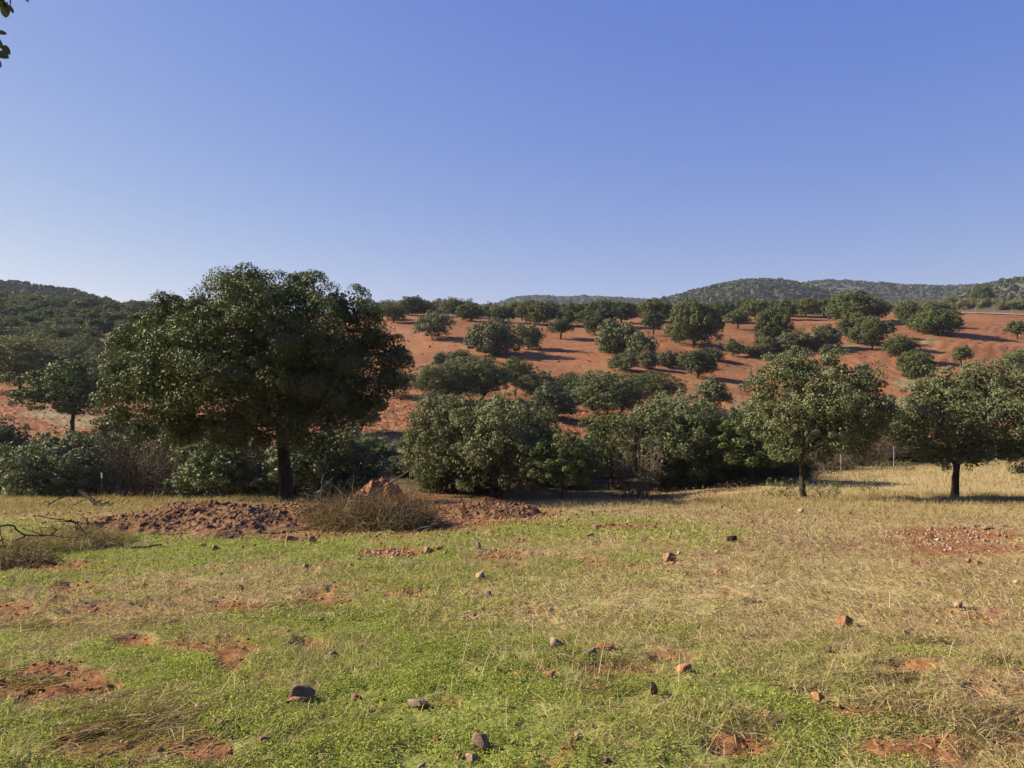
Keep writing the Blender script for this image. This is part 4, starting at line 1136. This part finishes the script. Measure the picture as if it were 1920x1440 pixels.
# gravel: crumbs of earth and pebbles nobody could count
def crumbs(name, mat, label, P3, rad, rng, cat='gravel'):
    V0, F0 = rock(900, .7, 5, 1)
    n = len(P3); nv = len(V0)
    a = rng.random(n) * 6.28; ca, sa = np.cos(a), np.sin(a)
    q = V0[None] * (1 + .35 * rng.normal(size=(n, nv, 1)) * .5) * rad[:, None, None] * 2
    X = q[..., 0] * ca[:, None] - q[..., 1] * sa[:, None]; Y = q[..., 0] * sa[:, None] + q[..., 1] * ca[:, None]
    V = np.stack([X, Y, q[..., 2] - rad[:, None] * .3], -1) + P3[:, None]
    Fq = (F0[None] + np.arange(n)[:, None, None] * nv).reshape(-1, 3)
    o = obj(name, mesh(name, V.reshape(-1, 3), Fq, M[mat]))
    return tag(o, label, cat, kind='stuff')
n = 60000
x, y = sample(n, 2.8, 26, rg, 1.6); m = pos_masks(x, y)
k = rg.random(n) < np.clip(.05 + m['bare'] * .8, 0, 1) * m['field'] * np.where((m['c'] > 1600) & (m['row'] < 1045), .12, 1)
x, y = x[k], y[k]
crumbs('gravel', 'orangesoil', 'crumbs of red earth and pebbles in the bare patches of the meadow', np.stack([x, y, H(x, y)], 1), (.004 + .0009 * y) * (.4 + rg.random(len(x)) ** 2 * 1.8), rg)
xs, ys = [], []
for c, r, rx, ry, nn_ in [(1770, 1003, 120, 15, 200), (1810, 1022, 80, 14, 70), (1850, 990, 70, 6, 60), (745, 1036, 60, 10, 60)]:
    for _ in range(nn_):
        a = rs.random() * 6.28; q = math.sqrt(rs.random())
        px_, py_, _z = at(c + rx * q * math.cos(a), r + ry * q * math.sin(a)); xs.append(px_); ys.append(py_)
xs, ys = np.array(xs), np.array(ys)
crumbs('gravel', 'pinkstone', 'pink and white stone chips of the stony patch on the right of the meadow', np.stack([xs, ys, H(xs, ys)], 1), .015 * (.4 + rg.random(len(xs)) ** 2 * 2), rg)
n = 9000
x, y = sample(n, 52, 92, rg, 1.0); m = pos_masks(x, y)
k = rg.random(n) < m['rough'] * .7
x, y = x[k], y[k]
crumbs('gravel', 'orangesoil', 'clods and pale stones on the ploughed red bank across the valley', np.stack([x, y, H(x, y)], 1), .07 * (.4 + rg.random(len(x)) ** 2 * 1.6), rg)

n = 5200
x, y = rg.uniform(-150, 160, n), rg.uniform(72, 232, n); m = pos_masks(x, y)
k = rg.random(n) < (.10 + .9 * sstep(.56, .68, fbm(x * .09, y * .09, 3, 131))) * (1 - m['scrub'])
Pw = np.stack([x[k], y[k], H(x[k], y[k])], 1)
V, Fq = blobs(Pw, .10 + .22 * rg.random(len(Pw)) ** 2, rg, 8, .5)
o = obj('field_weeds', mesh('field_weeds', V, Fq, M['dryleaf'], {'tone': ('FACE', np.repeat(rg.random(len(Pw)), 8))}))
tag(o, 'small dry weeds dotted over the ploughed red field', 'weeds', kind='stuff')

# ------------------------------------------------------------------ heaps of earth
def heap(name, label, col, d, rx, ry, hgt, mat, seed, rough=.22, nx=260, ny=200, cat='earth heap', prof=1.0, tail=None, clods=1300):
    rng = np.random.default_rng(seed)
    x0 = (col - CX) / F * d
    u, v = np.meshgrid(np.linspace(-1.15, 1.15, nx), np.linspace(-1.15, 1.15, ny), indexing='ij')
    X = x0 + u * rx; Y = d + v * ry
    q = np.sqrt(u ** 2 + v ** 2) + .45 * (fbm(X * 1.4, Y * 1.1, 3, seed) - .5)
    e = np.clip(1 - q, 0, 1)
    h = hgt * (e ** prof) * (.65 + .7 * fbm(X * .9, Y * .9, 3, seed + 1))
    if tail is not None: h = tail(X, Y, u, v, h)
    cl = .60 * fbm(X * 1.8, Y * 1.8, 3, seed + 6) + .40 * fbm(X * 6, Y * 6, 4, seed + 2, .6)
    cl2 = np.abs(fbm(X * 9, Y * 9, 3, seed + 3, .6) - .5)
    h = h + sstep(0, .15, e) * (rough * (cl - .45) + rough * .5 * cl2)
    Zv = H(X.ravel(), Y.ravel()).reshape(X.shape) + np.where(e > 0, h, 0) - .03 * (e <= 0)
    V = np.stack([X - x0, Y - d, Zv], -1).reshape(-1, 3)
    z0 = zg(x0, d); V[:, 2] -= z0
    i = np.arange(nx - 1)[:, None] * ny + np.arange(ny - 1)[None]
    Fc = np.stack([i, i + ny, i + ny + 1, i + 1], -1).reshape(-1, 4)
    keep = (e.ravel()[Fc].max(1) > 0)
    # loose clods on top, same mesh
    nC = clods
    ii = rng.integers(0, len(V), nC); ii = ii[e.ravel()[ii] > .03]
    V0, F0 = rock(910, .8, 4, 1); nv = len(V0)
    rad = (.006 + .034 * rng.random(len(ii)) ** 4)
    Q = V[ii][:, None] + V0[None] * rad[:, None, None] * 1.5 * (1 + .2 * rng.normal(size=(len(ii), nv, 1)))
    T4 = np.concatenate([Fc[keep][:, [0, 1, 2]], Fc[keep][:, [0, 2, 3]]])
    Fq = (F0[None] + np.arange(len(ii))[:, None, None] * nv).reshape(-1, 3) + len(V)
    o = obj(name, mesh(name, np.concatenate([V, Q.reshape(-1, 3)]), np.concatenate([T4, Fq]), M[mat]), loc=(x0, d, z0))
    return tag(o, label, cat)
heap('soil_heap', 'long low heap of crumbly red brown soil in front of the biggest oak', 430, 16.6, 2.75, 3.3, .38, 'moundsoil', 401, .28, 420, 260, prof=.6)
heap('soil_heap', 'smaller heap of red brown soil right of the brush heap', 905, 19.3, 1.55, 1.6, .24, 'moundsoil', 402, .24, 260, 160, prof=.6)
heap('soil_heap', 'low band of trampled soil behind the brush heap', 760, 21.0, 1.6, 1.5, .16, 'moundsoil', 404, .14, 200, 120, prof=.6)
heap('orange_earth_heap', 'steep orange heap of dug earth beyond the brush heap', 716, 31, 1.7, 1.2, 1.9, 'orangesoil', 403, .5, 260, 200, prof=1.15, clods=4500)
heap('orange_earth_heap', 'low orange spoil trailing right of the steep orange heap', 772, 31.6, 1.6, .9, .85, 'orangesoil', 405, .35, 160, 100, prof=.8)

# ------------------------------------------------------------------ dead wood
def pxp(lst):
    return np.array([((c - CX) / F * d, d, EYE - (r - HOR) * d / F) for c, r, d in lst])
def smooth_path(p, k=5):
    t = np.arange(len(p)); tt = np.linspace(0, len(p) - 1, (len(p) - 1) * k + 1)
    q = np.stack([np.interp(tt, t, p[:, i]) for i in range(3)], 1)
    for _ in range(2): q[1:-1] = (q[:-2] + 2 * q[1:-1] + q[2:]) / 4
    return q
def sticks(name, label, specs, mat, seed, cat='branch', twigs=0, wig_=.012):
    rng = np.random.default_rng(seed)
    T = Tubes()
    for lst, r0, r1 in specs:
        q = smooth_path(pxp(lst)); q += rng.normal(size=q.shape) * wig_ * .5
        T.add(q, np.linspace(r0, r1, len(q)) * (1 + .12 * rng.normal(size=len(q))), 7)
        for _ in range(twigs):
            s = q[rng.integers(len(q) // 3, len(q))]
            e = s + rng.normal(size=3) * .16 + np.array([0, 0, .06])
            T.add(wig(s, e, 5, .1, rng), np.linspace(r1 * .7, .002, 5), 4)
    V = np.concatenate(T.V); c = V.mean(0); c[2] = V[:, 2].min()
    o = obj(name, mesh(name, V - c, np.concatenate(T.F), M[mat], smooth=True), loc=tuple(c))
    return tag(o, label, cat)
d0 = 10.6
sticks('dead_branch', 'black forked dead branch lying across the grass at the left edge',
       [([(-90, 985, d0), (0, 987, d0), (20, 983, d0), (46, 1004, d0), (70, 1004, d0), (95, 1003, d0), (106, 994, d0)], .013, .009),
        ([(46, 1004, d0), (28, 1015, d0), (19, 1026, d0), (0, 1024, d0 - .1), (-90, 1040, d0 - .3)], .012, .018),
        ([(95, 1003, d0), (125, 1008, d0), (148, 1007, d0)], .006, .003), ([(106, 994, d0), (96, 989, d0), (72, 990, d0)], .006, .003),
        ([(-90, 1030, d0 - .2), (-10, 1022, d0 - .2), (6, 1009, d0 - .2)], .02, .01), ([(19, 1026, d0), (26, 1034, d0), (36, 1024, d0 + .1)], .014, .006)], 'darktwig', 1, twigs=3)
sticks('dead_branch', 'thin dead twig arching over the green grass above the forked dead branch',
       [([(70, 967, 11.4), (100, 973, 11.4), (132, 976, 11.4), (146, 982, 11.4), (152, 992, 11.4), (165, 1003, 11.4)], .008, .010), ([(138, 976, 11.4), (143, 990, 11.4), (145, 1006, 11.5)], .006, .005),
        ([(163, 970, 11.6), (165, 985, 11.6), (162, 998, 11.6)], .005, .008)], 'darktwig', 2, twigs=4)
sticks('dead_branch', 'crooked black branch lying on green grass right of the dry grass clump',
       [([(175, 1008, 11.7), (190, 1017, 11.7), (202, 1028, 11.5), (235, 1029, 11.3), (262, 1026, 11.3), (303, 1021, 11.4)], .035, .012)], 'bark', 3, twigs=3)
sticks('fallen_log', 'dark leaning dead log at the edge of the dry grass under the silvery bush',
       [([(150, 922, 22.5), (168, 934, 22.3), (182, 944, 22.1), (205, 953, 22.0)], .05, .075), ([(137, 915, 22.5), (120, 930, 22), (88, 948, 21.6)], .012, .02), ([(160, 937, 22), (135, 948, 21.6), (118, 955, 21)], .01, .006)], 'bark', 4, cat='log', twigs=4)
sticks('long_stick', 'long straight pale stick leaning out of the brush heap', [([(694, 930, 15.6), (735, 903, 15.8), (776, 877, 16.0)], .022, .012)], 'twig', 5, cat='stick', wig_=.004)
sticks('forked_stick', 'grey forked stick standing upright on the soil heap', [([(601, 935, 15.8), (604, 912, 15.8), (603, 903, 15.8), (607, 890, 15.8)], .014, .008), ([(604, 912, 15.8), (616, 905, 15.8), (625, 895, 15.8)], .009, .006)], 'twig', 6, cat='stick', wig_=.004)
sticks('bent_stick', 'grey hooked stick left of the forked stick on the soil heap', [([(600, 938, 15.7), (590, 922, 15.7), (580, 916, 15.7), (569, 917, 15.7), (568, 911, 15.7)], .014, .008)], 'twig', 7, cat='stick', wig_=.004)
sticks('curved_branch', 'long curved grey branch lying along the foot of the brush heap', [([(622, 999, 14.1), (650, 1005, 13.9), (675, 1006, 13.9), (703, 1002, 14.0), (735, 990, 14.2), (758, 976, 14.3)], .02, .012)], 'twig', 8, wig_=.008, twigs=2)
sticks('curved_branch', 'thin dark branch running right from the foot of the brush heap', [([(728, 1001, 13.9), (755, 1004, 13.8), (779, 1007, 13.8)], .014, .006)], 'darktwig', 9, wig_=.006)
sticks('white_stick', 'short whitened stick lying in dry grass left of centre', [([(430, 1090, 8.6), (455, 1088, 8.7), (470, 1091, 8.7), (488, 1094, 8.6)], .010, .006)], 'twig', 10, cat='stick', wig_=.006, twigs=1)
sticks('thin_stick', 'long thin dark stick in the dry grass ending at the pinkish stone', [([(1165, 1060, 9.7), (1195, 1058, 9.8), (1225, 1059, 9.8)], .012, .008)], 'darktwig', 11, cat='stick', wig_=.006)
sticks('dead_branch', 'dark flat bundle of twigs on the green strip in the middle of the meadow', [([(1185, 987, 16.6), (1215, 989, 16.6), (1245, 988, 16.7), (1270, 990, 16.7)], .015, .008), ([(1200, 990, 16.4), (1230, 986, 16.7), (1262, 991, 16.5)], .01, .006)], 'darktwig', 12, twigs=10)

def brush_heap(name, label, col, d, rx, ry, hgt, n, seed, mat='straw', lean=.5, w=.010, L=.5, tone0=.0, tone1=.6):
    """heap of tangled dry stalks"""
    rng = np.random.default_rng(seed)
    x0 = (col - CX) / F * d
    a = rng.random(n) * 6.28; q = np.sqrt(rng.random(n))
    X = x0 + rx * q * np.cos(a); Y = d + ry * q * np.sin(a)
    bump = .6 + .8 * fbm(X * 2, Y * 2, 3, seed)
    top = hgt * np.clip(1 - q ** 2, 0, 1) ** .7 * bump
    Zv = H(X, Y) + top * rng.random(n) ** .6
    az = rng.random(n) * 6.28; el = rng.normal(size=n) * lean
    V, Fq = blades(np.stack([X, Y, Zv], 1), az, np.abs(el), L * (.3 + rng.random(n)), w * (.4 + .9 * rng.random(n)), rng, 1.1)
    V[:, 2] = np.maximum(V[:, 2], H(V[:, 0], V[:, 1]) + .003)
    z0 = zg(x0, d)
    o = obj(name, mesh(name, V - np.array([x0, d, z0]), Fq, M[mat], {'tone': ('FACE', np.repeat(tone0 + (tone1 - tone0) * rng.random(n), 2))}), loc=(x0, d, z0))
    return tag(o, label, 'brush heap')
brush_heap('brush_heap', 'tangled heap of dry brown stalks and twigs between the two red brown soil heaps', 697, 15.8, 1.35, 1.5, .46, 6000, 501, 'stalk', .9, .011, .52, .2, 1)
brush_heap('dry_grass_clump', 'dry straw standing and lying over the brush heap', 700, 15.3, 1.25, 1.3, .42, 1900, 502, 'straw', .9, .009, .36, 0, .5)
brush_heap('dry_grass_clump', 'tawny clump of dead grass at the left under the arching dead twig', 128, 11.5, .75, 1.3, .26, 7000, 503, 'straw', .6, .007, .20, 0, .5)
brush_heap('twig_litter', 'grey heap of dead twigs and bark at the left edge below the forked dead branch', 25, 9.6, .42, .45, .10, 1600, 504, 'dryleaf', .4, .010, .22, .4, 1)
T = Tubes(); rb = np.random.default_rng(55)
for k in range(300):
    cx_ = rb.uniform(635, 800); d_ = 15.7 + rb.normal() * .5
    bx = (cx_ - CX) / F * d_; hh = .55 * math.exp(-((cx_ - 690) / 75) ** 2)
    s = np.array([bx, d_, zg(bx, d_) + hh * rb.random()])
    e = s + np.array([rb.normal() * .38, rb.normal() * .3, rb.random() * .42 - .05])
    T.add(wig(s, e, 7, .15, rb), np.linspace(rb.uniform(.006, .013), .003, 7), 5)
V = np.concatenate(T.V); c = V.mean(0); c[2] = V[:, 2].min()
o = obj('twig_tangle', mesh('twig_tangle', V - c, np.concatenate(T.F), M['twig'], smooth=True), loc=tuple(c)); tag(o, 'grey bare twigs poking out of the top of the brush heap', 'twigs')
# burnt looking stub
x, y, z = at(1373, 1016)
T = Tubes(); s_ = y / F
T.add(np.array([(-9 * s_, 0, .045), (-8.6 * s_, 0, .047), (0, .01, .05), (8 * s_, .02, .05), (8.6 * s_, .02, .05)]), np.array([.02, .042, .046, .042, .02]), 14)
o = obj('log_stub', T.mesh('log_stub', M['darktwig']), loc=(x, y, z)); tag(o, 'short black log stub lying alone on the grass right of the centre', 'log')

# ------------------------------------------------------------------ fences and stakes
def metal(name, c, r=.5, m_=.6):
    m, nt, nn, ln = mat_new(name); tc = N_(nt, "ShaderNodeTexCoord"); n1 = noise(nt, tc.outputs['Object'], 12, 4)
    col = ramp(nt, n1, [(.3, tuple(v * .7 for v in c)), (.7, c)]); p = finish(nt, col, r, n1, .2, .01, .5); p.inputs['Metallic'].default_value = m_
    return m
M['galv'] = metal('galvanised_steel', (.40, .39, .36), .6, .2)
M['wire'] = metal('wire', (.35, .34, .33), .5, .5)
M['white'] = metal('white_paint', (.85, .85, .83), .6, 0)
def fence(name, label, pts, hgt, r, arm, rows, wr):
    root = obj(name, None, loc=(pts[0][0], pts[0][1], zg(*pts[0]))); tag(root, label, 'fence')
    o0 = Vector(root.location); tops = []
    for (x, y) in pts:
        z = zg(x, y); T = Tubes()
        b = np.array([x, y, z - .3]) - np.array(o0); t = np.array([x, y, z + hgt]) - np.array(o0)
        path = [b, t] if not arm else [b, t, t + np.array([-.04, .0, .05]), t + np.array([-.24, .0, .30])]
        T.add(np.array(path), np.full(len(path), r), 8)
        obj('post', T.mesh('post', M['galv']), root); tops.append(t)
    for k in range(rows):
        T = Tubes(); h = hgt * (k + .5) / rows
        for a, b in zip(tops[:-1], tops[1:]):
            p = wig(a + np.array([0, 0, h - hgt]), b + np.array([0, 0, h - hgt]), 6, 0.002, np.random.default_rng(k), -.004)
            T.add(p, np.full(6, wr), 3)
        obj('wire', T.mesh('wire', M['wire']), root)
    return root
fp = []
for c, d in [(300, 44), (410, 43), (515, 42.5), (620, 42), (722, 42), (853, 42), (958, 42.5), (1063, 43), (1170, 43.5), (1279, 44), (1384, 47), (1480, 50), (1577, 53), (1676, 54), (1772, 57), (1868, 60), (1960, 62)]:
    fp.append(((c - CX) / F * d, d))
fence('wire_fence', 'wire fence on slender grey posts with bent tops running behind the meadow trees', fp, 1.62, .033, True, 6, .0035)
fp2 = [((c - CX) / F * 233, 233) for c in range(1795, 2100, 34)]
fence('wire_fence', 'distant fence of thin posts along the top of the red slope at the right', fp2, 2.2, .035, False, 4, .008)
x, y = (191 - CX) / F * 29, 29.0
o = obj('stake', None, loc=(x, y, zg(x, y))); tag(o, 'thin stake with a white painted tip in front of the brown thicket at left', 'stake')
T = Tubes(); T.add(np.array([(0, 0, -.2), (0, 0, .95)]), np.array([.018, .018]), 8); obj('shaft', T.mesh('shaft', M['darktwig']), o)
T = Tubes(); T.add(np.array([(0, 0, .95), (0, 0, .98), (0, 0, 1.15), (0, 0, 1.17)]), np.array([.016, .026, .026, .012]), 10); obj('tip', T.mesh('tip', M['white']), o)

# pale track along the crest at the right
cs = np.linspace(1700, 2150, 60); n0 = []
V = []
for c in cs:
    for dd in (234.5, 239.0):
        x = (c - CX) / F * dd; V.append((x, dd, zg(x, dd) + .35))
m_, nt_, nn_, ln_ = mat_new('pale_track'); geo = N_(nt_, "ShaderNodeNewGeometry")
finish(nt_, ramp(nt_, noise(nt_, geo.outputs['Position'], .8, 4), [(.3, (.26, .21, .15)), (.7, (.40, .34, .26))]), .95)
i = np.arange(len(cs) - 1) * 2
o = obj('track', mesh('track', V, np.stack([i, i + 2, i + 3, i + 1], 1), m_)); tag(o, kind='structure')

# ------------------------------------------------------------------ branch of the tree overhead, tips hanging into the top left corner
def overhang():
    rng = np.random.default_rng(77)
    D = 2.2
    P_ = lambda c, r, dy=0: np.array([(c - CX) / F * D, D + dy, EYE - (r - HOR) * D / F])
    root = obj('oak_branch', None, loc=tuple(P_(-120, -200))); tag(root, 'dark leafy oak twig hanging into the top left corner of the sky', 'branch')
    o0 = np.array(root.location)
    T = Tubes()
    main = [P_(-420, -420), P_(-200, -180), P_(-90, -60), P_(-20, -20), P_(6, 0), P_(9, 14)]
    T.add(smooth_path(np.array(main)) - o0, np.linspace(.02, .0015, 26), 6)
    T.add(smooth_path(np.array([P_(-20, -20), P_(14, -6), P_(20, 2), P_(19, 10)])) - o0, np.linspace(.003, .0012, 16), 5)
    T.add(smooth_path(np.array([P_(-90, -60), P_(-50, 20), P_(-25, 70), P_(-12, 112)])) - o0, np.linspace(.006, .0012, 16), 5)
    obj('twig', T.mesh('twig', M['darktwig']), root)
    L = [((7, 2), (9, 32), 16), ((19, 11), (28, 26), 7), ((-12, 56), (11, 62), 8), ((-6, 70), (6, 93), 9), ((-14, 96), (16, 109), 16), ((-8, 108), (1, 126), 12), ((4, -14), (1, 14), 15), ((14, 4), (11, 5), 4), ((42, -16), (49, 1), 6)]
    for k in range(70):
        c = rng.uniform(-330, -12); r = c * .8 + rng.uniform(-40, 150); a = rng.random() * 6.28
        L.append(((c, r), (c + 22 * math.cos(a), r + 22 * math.sin(a)), rng.uniform(10, 16)))
    V, Fq, n = [], [], 0
    for (a, b, w) in L:
        jy = rng.normal() * (.05 if a[0] < -14 else .004); A, B = P_(*a, jy), P_(*b, jy); ax = B - A; ln = np.linalg.norm(ax); ax = ax / ln
        sd_ = np.cross(ax, nrm(np.array([0, 1, 0]) + rng.normal(size=3) * .25)); sd_ /= np.linalg.norm(sd_); up = np.cross(ax, sd_)
        ww = w * D / F * .5
        for t, q in [(0, .10), (.18, .78), (.42, 1), (.7, .95), (.9, .62), (1, .12)]:
            for s in (-1, 0, 1):
                V.append(A + ax * ln * t + sd_ * ww * q * s + up * ww * .25 * q * abs(s) - o0)
        for j in range(5):
            for s in (0, 1):
                i0 = n + j * 3 + s; Fq.append((i0, i0 + 1, i0 + 4, i0 + 3))
        n += 18
    lv = obj('leaves', mesh('leaves', np.array(V), np.array(Fq), M['oak'], {'tone': ('FACE', np.full(len(Fq), .2))}, smooth=True), root)
overhang()

# ------------------------------------------------------------------ air
def haze():
    m, nt, nn, ln = mat_new('haze')
    v = N_(nt, "ShaderNodeVolumePrincipled"); v.inputs['Color'].default_value = (.62, .70, .88, 1)
    v.inputs['Density'].default_value = .00011; v.inputs['Anisotropy'].default_value = .2
    o_ = N_(nt, "ShaderNodeOutputMaterial"); ln.new(v.outputs[0], o_.inputs['Volume'])
    x0, x1, y0, y1, z0, z1 = -2600, 2600, -60, 3200, -45, 260
    V = [(x, y, z) for x in (x0, x1) for y in (y0, y1) for z in (z0, z1)]
    Fq = [(0, 1, 3, 2), (4, 6, 7, 5), (0, 4, 5, 1), (2, 3, 7, 6), (0, 2, 6, 4), (1, 5, 7, 3)]
    o = obj('haze', mesh('haze', V, Fq, m)); tag(o, kind='stuff')
haze()
